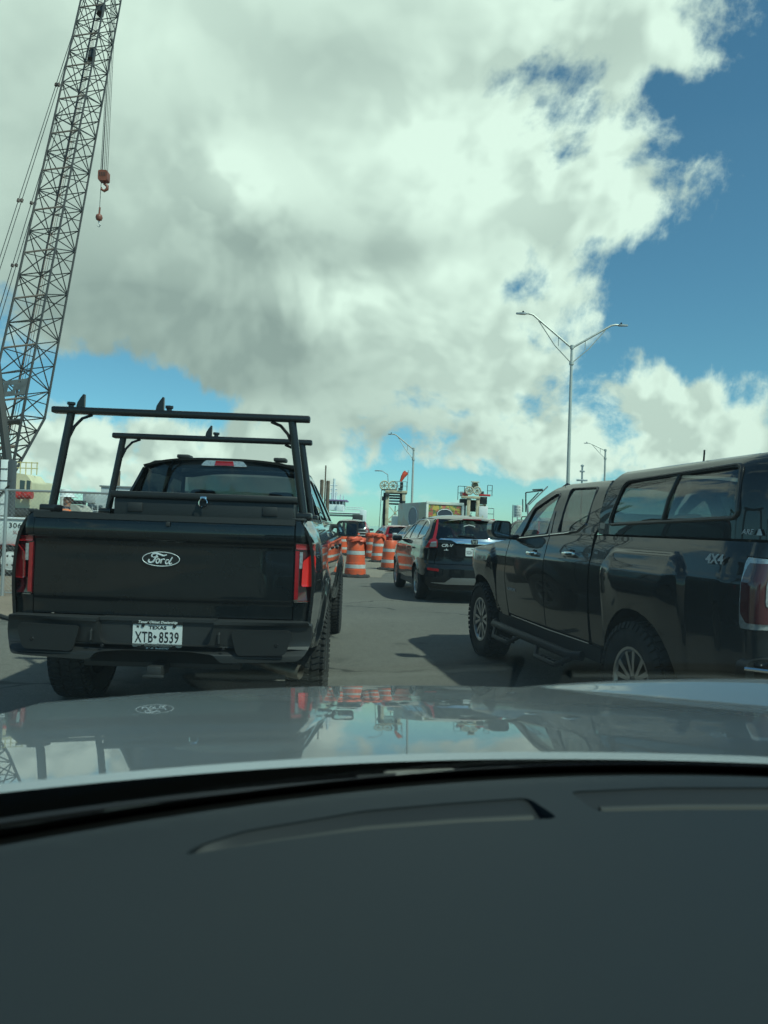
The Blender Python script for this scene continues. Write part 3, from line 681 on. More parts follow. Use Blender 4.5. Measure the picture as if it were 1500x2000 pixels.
b = MB(); b.prism(ellipse(0, 0, 0.119, 0.0465, 40), lambda u, v, d: (EX + u, ey - d, EZ + v), 0, 0.006); eb = b.build('badge', TRIM, tg)
b = MB(); b.tube([(EX + 0.116 * cos(2 * pi * k / 48), ey - 0.007, EZ + 0.0445 * sin(2 * pi * k / 48)) for k in range(49)], 0.0028, 6, cap=False); b.build('badge_ring', BADGE, eb)
def scr(pts, w):                                               # strokes of the script, in the plane of the badge
    b = MB(); n = len(pts)
    P = [(EX + (x - 605) / 670 * 0.239, EZ - (y - 290) / 250 * 0.094) for x, y in pts]
    Q = []
    for i in range(n - 1):                                     # smooth the stroke
        p0, p1, p2, p3 = P[max(i - 1, 0)], P[i], P[i + 1], P[min(i + 2, n - 1)]
        for k in range(5):
            t = k / 5; Q.append(tuple(0.5 * (2 * p1[j] + (p2[j] - p0[j]) * t + (2 * p0[j] - 5 * p1[j] + 4 * p2[j] - p3[j]) * t * t + (3 * p1[j] - p0[j] - 3 * p2[j] + p3[j]) * t ** 3) for j in (0, 1)))
    Q.append(P[-1]); m_ = len(Q)
    b.tube([(x, ey - 0.008, z) for x, z in Q], [1.35 * w * (0.6 + 0.4 * sin(pi * (0.15 + 0.7 * i / m_))) for i in range(m_)], 6); return b
sb = MB()
for pts, w in (([(452, 262), (440, 235), (462, 207), (520, 197), (590, 215), (650, 232), (705, 215)], 0.0042), ([(545, 205), (520, 250), (480, 325), (440, 352), (400, 348), (388, 322), (405, 300)], 0.0045),
               ([(470, 262), (515, 262), (556, 256)], 0.0032), ([(560, 288), (532, 302), (520, 340), (540, 360), (572, 340), (578, 302), (558, 288), (590, 300)], 0.0034),
               ([(612, 288), (608, 325), (600, 362)], 0.0038), ([(606, 330), (630, 296), (660, 290), (668, 302)], 0.0034),
               ([(742, 305), (712, 300), (686, 335), (700, 368), (735, 350), (752, 310)], 0.0034), ([(806, 252), (778, 300), (750, 350), (764, 372), (796, 350)], 0.0038)):
    q = scr(pts, w); sb.add(q.v, q.f)
sb.build('badge_script', BADGE, eb)
# lamps, bumper, plate
for s in (1, -1):
    lm = MB(); lp = [(0.826, 0.892), (0.940, 0.892), (0.953, 0.96), (0.958, 1.08), (0.948, 1.20), (0.945, 1.258), (0.826, 1.262)]
    yl = lambda u, v: FR(u, 1.05) - 0.006 + 0.5 * max(0, u - 0.90) ** 2 * 20
    lm.prism(lp, lambda u, v, d, s=s: (s * u, yl(u, v) - 0.002 + d, v), 0.0, 0.07); L = lm.build('tail_lamp', DEEPRED, pk)
    def lens(name, poly, m, d0):
        b = MB(); b.prism(poly, lambda u, v, d, s=s: (s * u, yl(u, v) - d, v), 0.0, d0); b.build(name, m, L)
    lens('lamp_top', smooth_poly([(0.832, 1.222), (0.948, 1.218), (0.947, 1.252), (0.832, 1.256)], 0.008), REDLENS, 0.010)
    lens('lamp_strip', [(0.829, 0.90), (0.853, 0.90), (0.853, 1.212), (0.829, 1.212)], REDLENS, 0.007)
    lens('lamp_core', smooth_poly([(0.874, 0.985), (0.953, 0.985), (0.957, 1.17), (0.940, 1.20), (0.878, 1.145)], 0.012), REDLENS if s < 0 else LITRED, 0.014)
    lens('reversing_lens', [(0.856, 1.10), (0.876, 1.10), (0.876, 1.205), (0.856, 1.205)], LENS, 0.008)
    b = MB(); b.tube([(s * 0.83, yl(0.83, .9) - 0.004, 0.886), (s * 0.94, yl(0.94, .9) - 0.004, 0.886)], 0.004, 6); b.build('lamp_trim', CHROME, L)
    cr = panel('corner_panel', [(0.826, 0.60), (0.925, 0.60), (0.936, 0.885), (0.826, 0.885)], lambda u, v, s=s: (s * u, FR(u, v) + 0.004, v), BLACKPAINT, pk, step=0.05, flip=s < 0)
    cr = panel('corner_panel', [(0.826, 1.266), (0.945, 1.266), (0.90, 1.345), (0.845, 1.40), (0.826, 1.40)], lambda u, v, s=s: (s * u, FR(u, v) + 0.012 + 0.6 * max(0, u - 0.87), v), BLACKPAINT, pk, step=0.03, flip=s < 0)
BUMP = mat('bumper_black', (0.015, 0.0155, 0.016), 0.42, bump=0.1, bscale=250)
def bumper(poly, d0, d1, name, m, par): 
    b = MB(); b.prism(poly, lambda u, v, d: (u, -1.10 - d + 0.10 * (u / 0.95) ** 4, v), d0, d1); return b.build(name, m, par)
bp = MB()
bl_ = [(-0.955, 0.63), (-0.90, 0.535), (-0.74, 0.525), (-0.40, 0.510), (-0.36, 0.560), (-0.20, 0.575), (0.20, 0.575), (0.36, 0.560), (0.40, 0.510), (0.74, 0.525), (0.90, 0.535), (0.955, 0.63), (0.95, 0.735), (0.93, 0.755), (0.36, 0.76), (0.33, 0.61), (-0.33, 0.61), (-0.36, 0.76), (-0.93, 0.755), (-0.95, 0.735)]
def bsurf(u, v, d): return (u, -1.115 - d + 0.13 * ss(abs(u), 0.80, 0.97) ** 2, v)
bp.prism(smooth_poly(bl_, 0.045, 4), bsurf, 0.0, 0.115)
bo = bp.build('rear_bumper', BUMP, pk, angle=30)
b = MB(); b.prism([(-0.94, 0.742), (-0.36, 0.747), (-0.36, 0.765), (-0.93, 0.762)], bsurf, -0.02, 0.128); b.prism([(0.36, 0.747), (0.94, 0.742), (0.93, 0.762), (0.36, 0.765)], bsurf, -0.02, 0.128); b.prism([(-0.355, 0.75), (0.355, 0.75), (0.355, 0.768), (-0.355, 0.768)], bsurf, -0.02, 0.07); b.build('bumper_step', PLASTIC, bo)
b = MB(); b.prism([(-0.36, 0.60), (0.36, 0.60), (0.36, 0.752), (-0.36, 0.752)], bsurf, 0.0, 0.055); b.build('plate_recess', PLASTIC, bo)
for s in (1, -1):
    b = MB(); b.prism(smooth_poly([(s * 0.50, 0.56), (s * 0.80, 0.57), (s * 0.84, 0.70), (s * 0.82, 0.725), (s * 0.46, 0.715)], 0.03), bsurf, 0.10, 0.1185); b.build('bumper_insert', mat('insert_black', (0.006, 0.0062, 0.0065), 0.6), bo)
    b = MB(); b.lathe([(0.0, 0), (0.010, 0.0), (0.013, 0.004)], 'Y', 14, (s * 0.745, -1.238, 0.63)); b.build('parking_sensor', TRIM, bo)
    b = MB(); b.lathe([(0.0, 0), (0.008, 0.0), (0.011, 0.004)], 'Y', 14, (s * 0.37 + 0.05, -1.236, 0.60)); b.build('parking_sensor', TRIM, bo)
    b = MB(); b.tube([(s * 0.39, -1.205, 0.70), (s * 0.39, -1.235, 0.685), (s * 0.39, -1.235, 0.635), (s * 0.39, -1.205, 0.62)], 0.008, 6); b.build('tow_hook', PLASTIC, bo)
np_ = plate(pk, 0.0, -1.175, 0.665, 'TEXAS', 'XTB 8539')
b = MB(); b.prism([(-0.158, 0.066), (0.158, 0.066), (0.158, 0.092), (-0.158, 0.092)], lambda u, v, d: (u, -1.176 - d, 0.665 + v), 0.002, 0.008); b.prism([(-0.12, -0.094), (0.12, -0.094), (0.12, -0.071), (-0.12, -0.071)], lambda u, v, d: (u, -1.176 - d, 0.665 + v), 0.002, 0.008)
for x in (-0.09, 0.105):
    for z in (-0.066, 0.058): b.lathe([(0, -0.010), (0.010, -0.009), (0.011, 0)], 'Y', 10, (x, -1.176, 0.665 + z))
nf = b.build('plate_frame', TRIM, np_)
letters('frame_lettering', "Texas' Oldest Dealership", 0.0225, PLATEW, np_, REAR(0, -1.1845, 0.665 + 0.073), shear=0.3, bold=0.0005, sx=1.05)
letters('frame_lettering', 'SAMES', 0.026, PLATEW, np_, REAR(0.0, -1.1845, 0.665 - 0.0945), shear=0.2, bold=0.001, sx=1.9)
letters('plate_motto', 'The Lone Star State', 0.015, INK, np_, REAR(0.0, -1.1797, 0.665 - 0.063), bold=0.0004, sx=1.2)
b = MB(); star = [(0.013 * (1 if k % 2 == 0 else 0.4) * sin(pi * k / 5), 0.013 * (1 if k % 2 == 0 else 0.4) * cos(pi * k / 5)) for k in range(10)]
b.prism(star, lambda u, v, d: (-0.122 + u, -1.1792 - d, 0.665 + 0.050 + v), 0, 0.0008)
tex = [(-0.012, 0.003), (-0.004, 0.003), (-0.004, 0.012), (0.002, 0.012), (0.002, 0.006), (0.012, 0.004), (0.012, -0.004), (0.003, -0.013), (-0.002, -0.006), (-0.006, -0.005)]
b.build('plate_star', INK, np_); b = MB(); b.prism(tex, lambda u, v, d: (-0.016 + u, -1.1792 - d, 0.665 - 0.012 + v), 0, 0.0008); b.build('plate_emblem', INK, np_)
b = MB(); b.box((0, -1.13, 0.445), (0.09, 0.2, 0.07), bevel=0.008); b.box((0, -1.0, 0.47), (1.0, 0.07, 0.07), bevel=0.01); b.box((0.0, -1.235, 0.42), (0.13, 0.02, 0.02), bevel=0.006); b.build('tow_hitch', PLASTIC, pk)
RUSTY = mat('exhaust_steel', (0.20, 0.175, 0.15), 0.5, 0.8, vary=0.6, vscale=12)
b = MB(); b.tube([(0.45, -0.55, 0.50), (0.52, -0.80, 0.47), (0.74, -0.98, 0.445), (0.875, -1.03, 0.43)], 0.038, 14, cap=False); b.tube([(0.80, -1.0, 0.438), (0.885, -1.035, 0.43)], 0.046, 16, cap=False); b.tube([(0.45, -0.55, 0.50), (0.45, 1.5, 0.5)], 0.04); b.build('exhaust_pipe', RUSTY, pk)
b = MB(); b.box((0.1, -0.7, 0.58), (0.75, 0.5, 0.25), bevel=0.08); b.build('spare_wheel_well', DARK, pk)
for y in (0, 3.69):
    for s in (1, -1): wheel(pk, s * 0.865, y, 0.408, 0.275, 0.24, s, 6, DARKALLOY, False, 56)
for s in (1, -1):
    for c0_ in (0.0, 3.69):
        b = MB(); b.grid(lambda a, c, s=s, c0_=c0_: (s * (0.62 + 0.33 * c), c0_ + 0.49 * cos(pi * a), 0.44 + 0.49 * sin(pi * a)), 14, 2); b.build('wheel_housing', DARK, pk)
# toolbox across the bed
TBX = mat('toolbox_black', (0.014, 0.0145, 0.015), 0.45, bump=0.15, bscale=180)
b = MB(); b.box((-0.03, 0.36, 1.43), (1.44, 0.42, 0.24), bevel=0.015); tb = b.build('toolbox', TBX, pk)
b = MB(); b.box((-0.03, 0.355, 1.575), (1.50, 0.46, 0.055), bevel=0.014); b.build('toolbox_lid', TBX, tb)
for x in (-0.58, 0.50):
    b = MB(); b.box((x, 0.146, 1.475), (0.12, 0.012, 0.075), bevel=0.006); b.build('toolbox_latch', PLASTIC, tb)
b = MB(); b.box((-0.03, 0.12, 1.56), (0.055, 0.03, 0.04), bevel=0.01); b.tube([(-0.03 + 0.032 * cos(a * pi / 8), 0.10, 1.525 + 0.034 * sin(a * pi / 8)) for a in range(17)], 0.007, 6); b.build('padlock', CHROME, tb)
# ladder rack: two hoops with stops
for y, zt, xl, xr in ((-0.85, 2.085, -0.84, 0.875), (0.30, 2.055, -0.83, 0.81)):
    xm = (xl + xr) / 2
    b = MB(); b.box((xm, y, zt + 0.005), (xr - xl, 0.075, 0.044), bevel=0.012); hp = b.build('rack_crossbar', TRIM, pk)
    for s in (-1, 1):
        xt = xm + s * 0.735; xb_ = xm + s * 0.835
        b = MB(); dv = Vector((xb_ - xt, 0, 1.44 - zt)); b.tube([(xt, y, zt - 0.01), (xb_, y, 1.44)], 0.027, 10); b.build('rack_post', TRIM, hp)
        b = MB(); b.box((xb_ + s * 0.006, y, 1.435), (0.10, 0.15, 0.05), bevel=0.012); b.build('rack_foot', TRIM, hp)
        b = MB(); b.tube([(xt + s * 0.02, y, zt - 0.20), (xt - s * 0.025, y, zt - 0.10), (xt - s * 0.075, y, zt - 0.045), (xt - s * 0.14, y, zt - 0.02)], 0.011, 6); b.build('rack_brace', TRIM, hp)
    for x in ((-0.665, -0.14) if y < 0 else (-0.055,)):
        b = MB(); fin = [(x - 0.018, 0.0), (x + 0.035, 0.0), (x + 0.035, 0.088), (x + 0.026, 0.09), (x + 0.006, 0.062), (x - 0.012, 0.03)]
        b.prism(fin, lambda u, v, d: (u, y - d, zt + 0.027 + v), -0.012, 0.012); b.lathe([(0, 0.027), (0.018, 0.027), (0.018, 0.04), (0.027, 0.045), (0.027, 0.06), (0, 0.063)], 'Z', 12, (x + (0.07 if x > -0.3 else -0.055), y, zt)); b.build('ladder_stop', TRIM, hp)
# ------------------------------------------------------------------ dark pickup with the canopy, in the lane to the right
GREENBLACK = mat('dark_metallic_paint', (0.0075, 0.0108, 0.0130), 0.26, 0.0, 0.9, 0.08, coat_rough=0.015)
cn = thing('pickup_truck', 'dark pickup truck with a windowed canopy over its bed and side steps, right lane', 'pickup truck', (2.586, 5.076, 0), R(10.3))
cz_body = spline([(0.40, 0.845), (0.58, 0.878), (0.80, 0.905), (1.0, 0.917), (1.14, 0.914), (1.20, 0.900), (1.30, 0.876), (1.38, 0.850)])
cz_cab = spline([(1.38, 0.850), (1.5, 0.818), (1.65, 0.765), (1.75, 0.715), (1.81, 0.66), (1.838, 0.61)])
cz_top = spline([(1.38, 0.854), (1.55, 0.842), (1.70, 0.815), (1.78, 0.785), (1.84, 0.735), (1.875, 0.66)])
def rrect(y, z, y0, y1, z1, r):
    """Distance inside the rounded top of a flare, negative outside."""
    cx_, hw = (y0 + y1) / 2, (y1 - y0) / 2
    dx_, dz_ = abs(y - cx_) - (hw - r), z - (z1 - r)
    return r - sqrt(max(dx_, 0) ** 2 + max(dz_, 0) ** 2) if (dx_ > 0 or dz_ > 0) else r + min(-dx_, -dz_)
def CW(y, z):
    if z <= 1.38: w = cz_body(z)
    else: w = cz_cab(z) if y > 0.66 else cz_top(z)
    if z < 1.38:
        for q in (rrect(y, z, -0.60, 0.46, 1.30, 0.20), rrect(y, z, 2.78, 3.80, 1.225, 0.20)): w += (0.034 * ss(q, 0.0, 0.045) + 0.030 * ss(q, 0.03, 0.34)) * (0.15 + 0.85 * ss(z, 0.78, 1.12))
    w -= 0.05 * ss(-y, 0.85, 1.2) + 0.30 * ss(y, 3.25, 4.20) ** 1.7
    return w
side(cn, 'bed_side', [(0.655, 0.45), (0.655, 1.372), (-1.085, 1.372), (-1.085, 1.300), (-1.045, 1.296), (-1.045, 0.905), (-1.085, 0.895), (-1.085, 0.545), (-0.60, 0.50)] + arc(0, 0.42, 0.475, 172, 6), CW, GREENBLACK, step=0.024)
side(cn, 'rear_door', [(0.700, 0.56), (1.525, 0.555), (1.535, 1.362), (0.715, 1.372), (0.672, 1.2)], CW, GREENBLACK, step=0.05)
side(cn, 'front_door', [(1.540, 0.555), (2.455, 0.57), (2.51, 0.9), (2.48, 1.30), (1.550, 1.360)], CW, GREENBLACK, step=0.05)
side(cn, 'front_wing', [(2.470, 0.50), (2.80, 0.48)] + arc(3.258, 0.42, 0.475, 174, 6) + [(3.94, 0.52), (4.02, 0.80), (3.92, 1.06), (3.6, 1.165), (3.2, 1.225), (2.495, 1.305), (2.525, 0.9)], CW, GREENBLACK, step=0.03)
side(cn, 'sill', [(0.52, 0.43), (2.78, 0.43), (2.78, 0.535), (0.52, 0.535)], lambda y, z: 0.872, PLASTIC)
wf = smooth_poly([(2.225, 1.325), (1.625, 1.368), (1.632, 1.735), (1.72, 1.732), (2.09, 1.60)], 0.03)
wr = smooth_poly([(1.395, 1.378), (1.455, 1.772), (0.945, 1.760), (0.895, 1.47), (1.02, 1.41)], 0.035)
side(cn, 'door_frame', [(2.475, 1.308), (1.545, 1.366), (0.72, 1.378), (0.675, 1.44), (0.80, 1.80), (0.90, 1.815), (1.60, 1.822), (1.82, 1.792), (2.12, 1.66), (2.42, 1.36)], CW, GREENBLACK, holes=(wf, wr), step=0.05)
side(cn, 'front_window', wf, CW, CLEAR, off=-0.010, th=0, step=0.08); side(cn, 'rear_door_window', wr, CW, PRIVACY, off=-0.010, th=0, step=0.08)
for s in (1, -1):
    for w_ in (wf, wr):
        b = MB(); b.tube([(s * (CW(y, z) - 0.001), y, z) for y, z in w_ + w_[:1]], 0.010, 6, cap=False); b.build('window_seal', TRIM, cn)
strip(cn, 'belt_trim', [(2.42, 1.306), (2.2, 1.318), (1.56, 1.358)], CW, CHROME, 0.009)
strip(cn, 'belt_trim', [(1.53, 1.362), (1.25, 1.378), (1.02, 1.402), (0.90, 1.46)], CW, CHROME, 0.009)
strip(cn, 'door_gap', [(1.535, 1.366), (1.565, 1.55), (1.66, 1.80)], CW, DARK, 0.005, 0.0)
strip(cn, 'sill_trim', [(2.40, 0.548), (1.5, 0.538), (0.72, 0.545)], CW, ALLOY, 0.004, 0.0)
def CTc(x, y): return 1.862 - 0.05 * (abs(x) / 0.64) ** 3 - 0.10 * max(0, y - 1.55) ** 2 - 0.12 * max(0, 1.0 - y) ** 2
panel('roof', [(-0.615, 0.78), (0.615, 0.78), (0.63, 1.5), (0.62, 1.84), (0.55, 1.90), (-0.55, 1.90), (-0.62, 1.84), (-0.63, 1.5)], lambda u, v: (u, v, CTc(u, v)), GREENBLACK, cn, step=0.08)
panel('windscreen', [(-0.60, 0), (0.60, 0), (0.76, 1), (-0.76, 1)], lambda u, v: (u, 1.88 + 0.72 * v - 0.12 * (u / 0.76) ** 2, 1.835 - 0.54 * v + 0.03 * sin(pi * v)), CLEAR, cn, step=0.12, th=0)
for s in (1, -1):
    b = MB(); b.tube([(s * 0.58, 1.80, 1.815), (s * 0.67, 2.12, 1.65), (s * 0.80, 2.50, 1.33)], 0.035, 8); b.build('windscreen_pillar', GREENBLACK, cn)
panel('bonnet', [(-0.84, 2.52), (0.84, 2.52), (0.80, 3.3), (0.66, 3.95), (-0.66, 3.95), (-0.80, 3.3)], lambda u, v: (u, v, 1.305 - 0.06 * (abs(u) / 0.84) ** 4 - 0.03 * (v - 2.5) - 0.45 * max(0, v - 3.3) ** 2), GREENBLACK, cn, step=0.1)
b = MB(); b.box((0, 3.98, 0.85), (1.25, 0.2, 0.56), bevel=0.08); b.build('grille', PLASTIC, cn); b = MB(); b.box((0, 4.02, 0.55), (1.2, 0.2, 0.3), bevel=0.08); b.build('front_bumper', PLASTIC, cn)
b = MB(); b.box((0, 1.55, 0.56), (1.62, 2.0, 0.22), bevel=0.02); b.box((0, 3.2, 0.82), (1.1, 1.5, 0.5), bevel=0.05); b.box((0, -0.2, 0.62), (1.5, 1.8, 0.1)); b.box((0, 0.0, 0.40), (1.4, 0.14, 0.14), bevel=0.04); b.box((0, 0.70, 1.1), (1.55, 0.05, 0.9)); b.box((0, 2.42, 1.14), (1.5, 0.3, 0.28), bevel=0.06)
b.box((-0.70, -0.2, 1.0), (0.02, 1.7, 0.7)); b.box((0.70, -0.2, 1.0), (0.02, 1.7, 0.7)); b.build('chassis', DARK, cn)
for x in (-0.38, 0.38): seat(cn, x, 1.75, 0.74)
b = MB(); b.box((0, 0.98, 0.80), (1.35, 0.45, 0.16), bevel=0.04); b.box((0, 0.80, 1.10), (1.35, 0.12, 0.5), bevel=0.05); b.build('rear_seat', UPHOL, cn); steering(cn, -0.38, 2.18, 1.12)
# canopy over the bed
cwp = smooth_poly([(0.490, 1.458), (0.352, 1.772), (-0.904, 1.803), (-0.955, 1.50)], 0.06, 5)
side(cn, 'canopy_side', [(0.640, 1.386), (0.675, 1.47), (0.55, 1.80), (0.50, 1.855), (-1.03, 1.868), (-1.09, 1.83), (-1.14, 1.60), (-1.16, 1.386)], CW, GREENBLACK, holes=(cwp,), step=0.04, th=0.025)
for s in (1, -1):
    b = MB(); b.tube([(s * (CW(y, z) + 0.002), y, z) for y, z in cwp + cwp[:1]], 0.013, 8, cap=False); wfr = b.build('canopy_window_frame', TRIM, cn)
    inner = [(-0.23 + (y + 0.23) * 0.985, 1.63 + (z - 1.63) * 0.965) for y, z in cwp]
    b = MB(); b.tube([(s * (CW(y, z) + 0.004), y, z) for y, z in inner + inner[:1]], 0.006, 6, cap=False); b.build('window_seal', PLASTIC, wfr)
    b = MB(); b.tube([(s * (CW(y, z) - 0.004), y, z) for y, z in ((-0.215, 1.475), (-0.255, 1.63), (-0.300, 1.788))], 0.014, 8); b.build('window_divider', TRIM, wfr)
side(cn, 'canopy_window', [p for p in smooth_poly([(0.490, 1.458), (0.352, 1.772), (-0.300, 1.788), (-0.215, 1.475)], 0.02)], CW, glass('canopy_glass', (0.16, 0.18, 0.18)), off=-0.006, th=0, step=0.08)
side(cn, 'canopy_window', [p for p in smooth_poly([(-0.215, 1.475), (-0.300, 1.788), (-0.904, 1.803), (-0.955, 1.50)], 0.02)], CW, PRIVACY, off=-0.012, th=0, step=0.08)
def CTt(x, y): return 1.905 - 0.055 * (abs(x) / 0.68) ** 3 - 0.02 * (y + 0.9) * 0.5 - 0.35 * max(0, y - 0.40) ** 2 - 0.4 * max(0, -0.85 - y) ** 2
panel('canopy_roof', [(-0.675, -1.06), (0.675, -1.06), (0.675, 0.52), (0.6, 0.57), (-0.6, 0.57), (-0.675, 0.52)], lambda u, v: (u, v, CTt(u, v)), GREENBLACK, cn, step=0.08)
def CRr(x, z): return -1.185 + 0.06 * (x / 0.8) ** 2 + 0.22 * max(0, z - 1.40) + 0.3 * max(0, abs(x) - 0.72) ** 2 * 6
panel('canopy_back', [(-0.80, 1.39), (0.80, 1.39), (0.70, 1.83), (0.5, 1.875), (-0.5, 1.875), (-0.70, 1.83)], lambda u, v: (u, CRr(u, v), v), GREENBLACK, cn, holes=(smooth_poly([(-0.66, 1.46), (0.66, 1.46), (0.60, 1.80), (-0.60, 1.80)], 0.05),), step=0.07)
panel('canopy_hatch', smooth_poly([(-0.70, 1.43), (0.70, 1.43), (0.63, 1.82), (-0.63, 1.82)], 0.05), lambda u, v: (u, CRr(u, v) - 0.008, v), PRIVACY, cn, step=0.08, th=0)
for s in (1, -1):
    b = MB(); b.grid(lambda a, c, s=s: (lambda z: tuple(Vector((s * CW(-1.13 - 0.03 * (1 - a), z), -1.12 - 0.03 * (1 - a), z)).lerp(Vector((s * (0.79 - 0.18 * max(0, z - 1.4)), CRr(0.79, z) + 0.0, z)), c)))(1.39 + 0.44 * a), 8, 6); b.build('canopy_corner', GREENBLACK, cn, angle=70)
b = MB(); b.tube([(-0.60, -0.27, 1.86), (-0.615, -0.30, 1.945)], 0.006, 6); b.build('aerial', PLASTIC, cn)
# rear end
panel('tailgate', [(-0.74, 0.76), (0.74, 0.76), (0.74, 1.365), (-0.74, 1.365)], lambda u, v: (u, -1.165 + 0.05 * (u / 0.8) ** 2, v), GREENBLACK, cn, step=0.08)
for s in (1, -1):
    def lf(u, v, s=s):                                          # u runs round the corner: 0 on the side, 1 on the back
        a = min(1.0, max(0.0, u)); y = -1.050 - 0.125 * ss(a, 0.0, 0.62); x = CW(-1.05, v) + 0.006 - 0.19 * ss(a, 0.30, 1.0) ** 1.2
        return (s * x, y, v)
    L = panel('tail_lamp', smooth_poly([(0.0, 0.96), (0.10, 0.915), (1.0, 0.925), (1.0, 1.280), (0.12, 1.292), (0.0, 1.25)], 0.04), lf, LENS, cn, step=0.04, flip=s > 0)
    panel('lamp_lens', smooth_poly([(0.10, 1.0), (0.28, 0.95), (1.0, 0.95), (1.0, 1.262), (0.22, 1.262), (0.10, 1.20)], 0.03), lambda u, v, s=s: tuple(Vector(lf(u, v, s)) + Vector((s * 0.006, -0.006, 0))), DEEPRED, L, step=0.04, th=0.004, flip=s > 0)
    panel('reversing_lens', smooth_poly([(0.60, 1.04), (0.86, 1.04), (0.86, 1.185), (0.60, 1.185)], 0.03), lambda u, v, s=s: tuple(Vector(lf(u, v, s)) + Vector((s * 0.009, -0.010, 0))), LENS, L, step=0.04, th=0.004, flip=s > 0)
    panel('corner_panel', [(0.0, 0.55), (1.0, 0.72), (1.0, 0.92), (0.0, 0.905)], lambda u, v, s=s: tuple(Vector(lf(u, v, s)) - Vector((s * 0.008, -0.03, 0))), GREENBLACK, cn, step=0.05, flip=s > 0)
    panel('corner_panel', [(0.0, 1.30), (1.0, 1.285), (1.0, 1.37), (0.0, 1.37)], lambda u, v, s=s: tuple(Vector(lf(u, v, s)) - Vector((s * 0.008, -0.03, 0))), GREENBLACK, cn, step=0.05, flip=s > 0)
def cbs(u, v, d): return (u, -1.20 - d + 0.14 * ss(abs(u), 0.70, 0.90) ** 2, v)
b = MB(); b.prism(smooth_poly([(-0.90, 0.54), (0.90, 0.54), (0.90, 0.74), (0.84, 0.775), (-0.84, 0.775), (-0.90, 0.74)], 0.04), cbs, -0.02, 0.06); cb_ = b.build('rear_bumper', BUMP, cn)
b = MB(); b.tube([cbs(-0.905 + 1.81 * k / 24, 0.715, 0.062) for k in range(25)], 0.012, 8); b.build('bumper_trim', CHROME, cb_)
# lettering and small parts
def on_left(y, z, dx=0.006): return LEFT(-(CW(y, z) + dx), y, z)
letters('badge_lettering', '4X4', 0.075, SILVERTXT, cn, on_left(-0.835, 1.245, 0.010), bold=0.0022, sx=1.2, shear=0.2)
letters('canopy_lettering', 'ARE', 0.040, SILVERTXT, cn, on_left(-1.025, 1.412, 0.010), sx=1.3, shear=0.25)
b = MB(); b.prism([(-0.022, 0), (0.022, 0), (0.006, 0.034), (-0.004, 0.034)], lambda u, v, d: (-(CW(-1.10, 1.42) + 0.008 + d), -1.10 - u, 1.408 + v), 0, 0.003); b.build('canopy_emblem', SILVERTXT, cn)
letters('badge_lettering', 'CANYON', 0.038, SILVERTXT, cn, on_left(2.33, 0.80, 0.004), bold=0.0006, sx=1.25)
for s in (1, -1):
    for y, z in ((1.80, 1.187), (1.03, 1.217)):
        b = MB(); w0 = CW(y, z); b.box((s * (w0 + 0.026), y, z), (0.022, 0.20, 0.038), bevel=0.010); b.box((s * (w0 + 0.008), y + 0.085, z), (0.03, 0.03, 0.03), bevel=0.005); b.box((s * (w0 + 0.008), y - 0.085, z), (0.03, 0.03, 0.03), bevel=0.005); h_ = b.build('door_handle', CHROME, cn)
        b = MB(); b.lathe([(0, 0.004), (0.045, 0.003), (0.052, -0.002)], 'X', 16, (s * w0, y - 0.02, z - 0.012)); b.build('handle_cup', TRIM, h_)
    b = MB(); b.box((s * 0.90, 2.34, 1.325), (0.14, 0.07, 0.05), bevel=0.015)
    b.prism(smooth_poly([(0.945, 1.305), (1.105, 1.315), (1.145, 1.36), (1.140, 1.455), (1.10, 1.485), (0.955, 1.480), (0.935, 1.44)], 0.035), lambda u, v, d, s=s: (s * u, 2.30 + d, v), 0.0, 0.14); mo = b.build('door_mirror', GREENBLACK, cn, angle=50)
    b = MB(); b.prism(smooth_poly([(0.960, 1.325), (1.095, 1.332), (1.122, 1.37), (1.118, 1.445), (1.09, 1.467), (0.965, 1.462)], 0.02), lambda u, v, d, s=s: (s * u, 2.296 - d, v), -0.002, 0.003); b.build('mirror_pane', mat('dim_mirror', (0.22, 0.24, 0.25), 0.05, 1.0), mo)
    st = MB(); st.tube([(s * 0.93, 2.68, 0.45), (s * 0.985, 2.58, 0.44), (s * 0.985, 0.80, 0.44), (s * 0.93, 0.70, 0.45)], 0.038, 10); sb_ = st.build('side_step', PLASTIC, cn)
    for yc in (2.18, 1.10):
        st = MB(); st.tube([(s * 0.985, yc + 0.34, 0.43), (s * 1.06, yc + 0.20, 0.345), (s * 1.06, yc - 0.20, 0.345), (s * 0.985, yc - 0.34, 0.43)], 0.022, 8)
        st.tube([(s * 1.0, yc + 0.2, 0.35), (s * 1.0, yc - 0.2, 0.35)], 0.014, 6)
        for k in range(5): st.box((s * 1.03, yc - 0.16 + 0.08 * k, 0.350), (0.06, 0.018, 0.022), Matrix.Rotation(R(30), 3, 'Z'))
        st.build('step_tread', PLASTIC, sb_)
    for c in (0.0, 3.258):
        b = MB(); b.grid(lambda a, q, s=s, c=c: (s * (0.55 + 0.33 * q), c + 0.485 * cos(pi * a), 0.42 + 0.485 * sin(pi * a)), 16, 2); b.build('wheel_housing', DARK, cn)
    b = MB(); b.box((s * 0.80, -0.52, 0.38), (0.24, 0.012, 0.30), bevel=0.004); b.build('mud_flap', PLASTIC, cn)
    for y in (0, 3.258): wheel(cn, s * 0.80, y, 0.404, 0.262, 0.232, s, 6, ALLOY, True, 44)
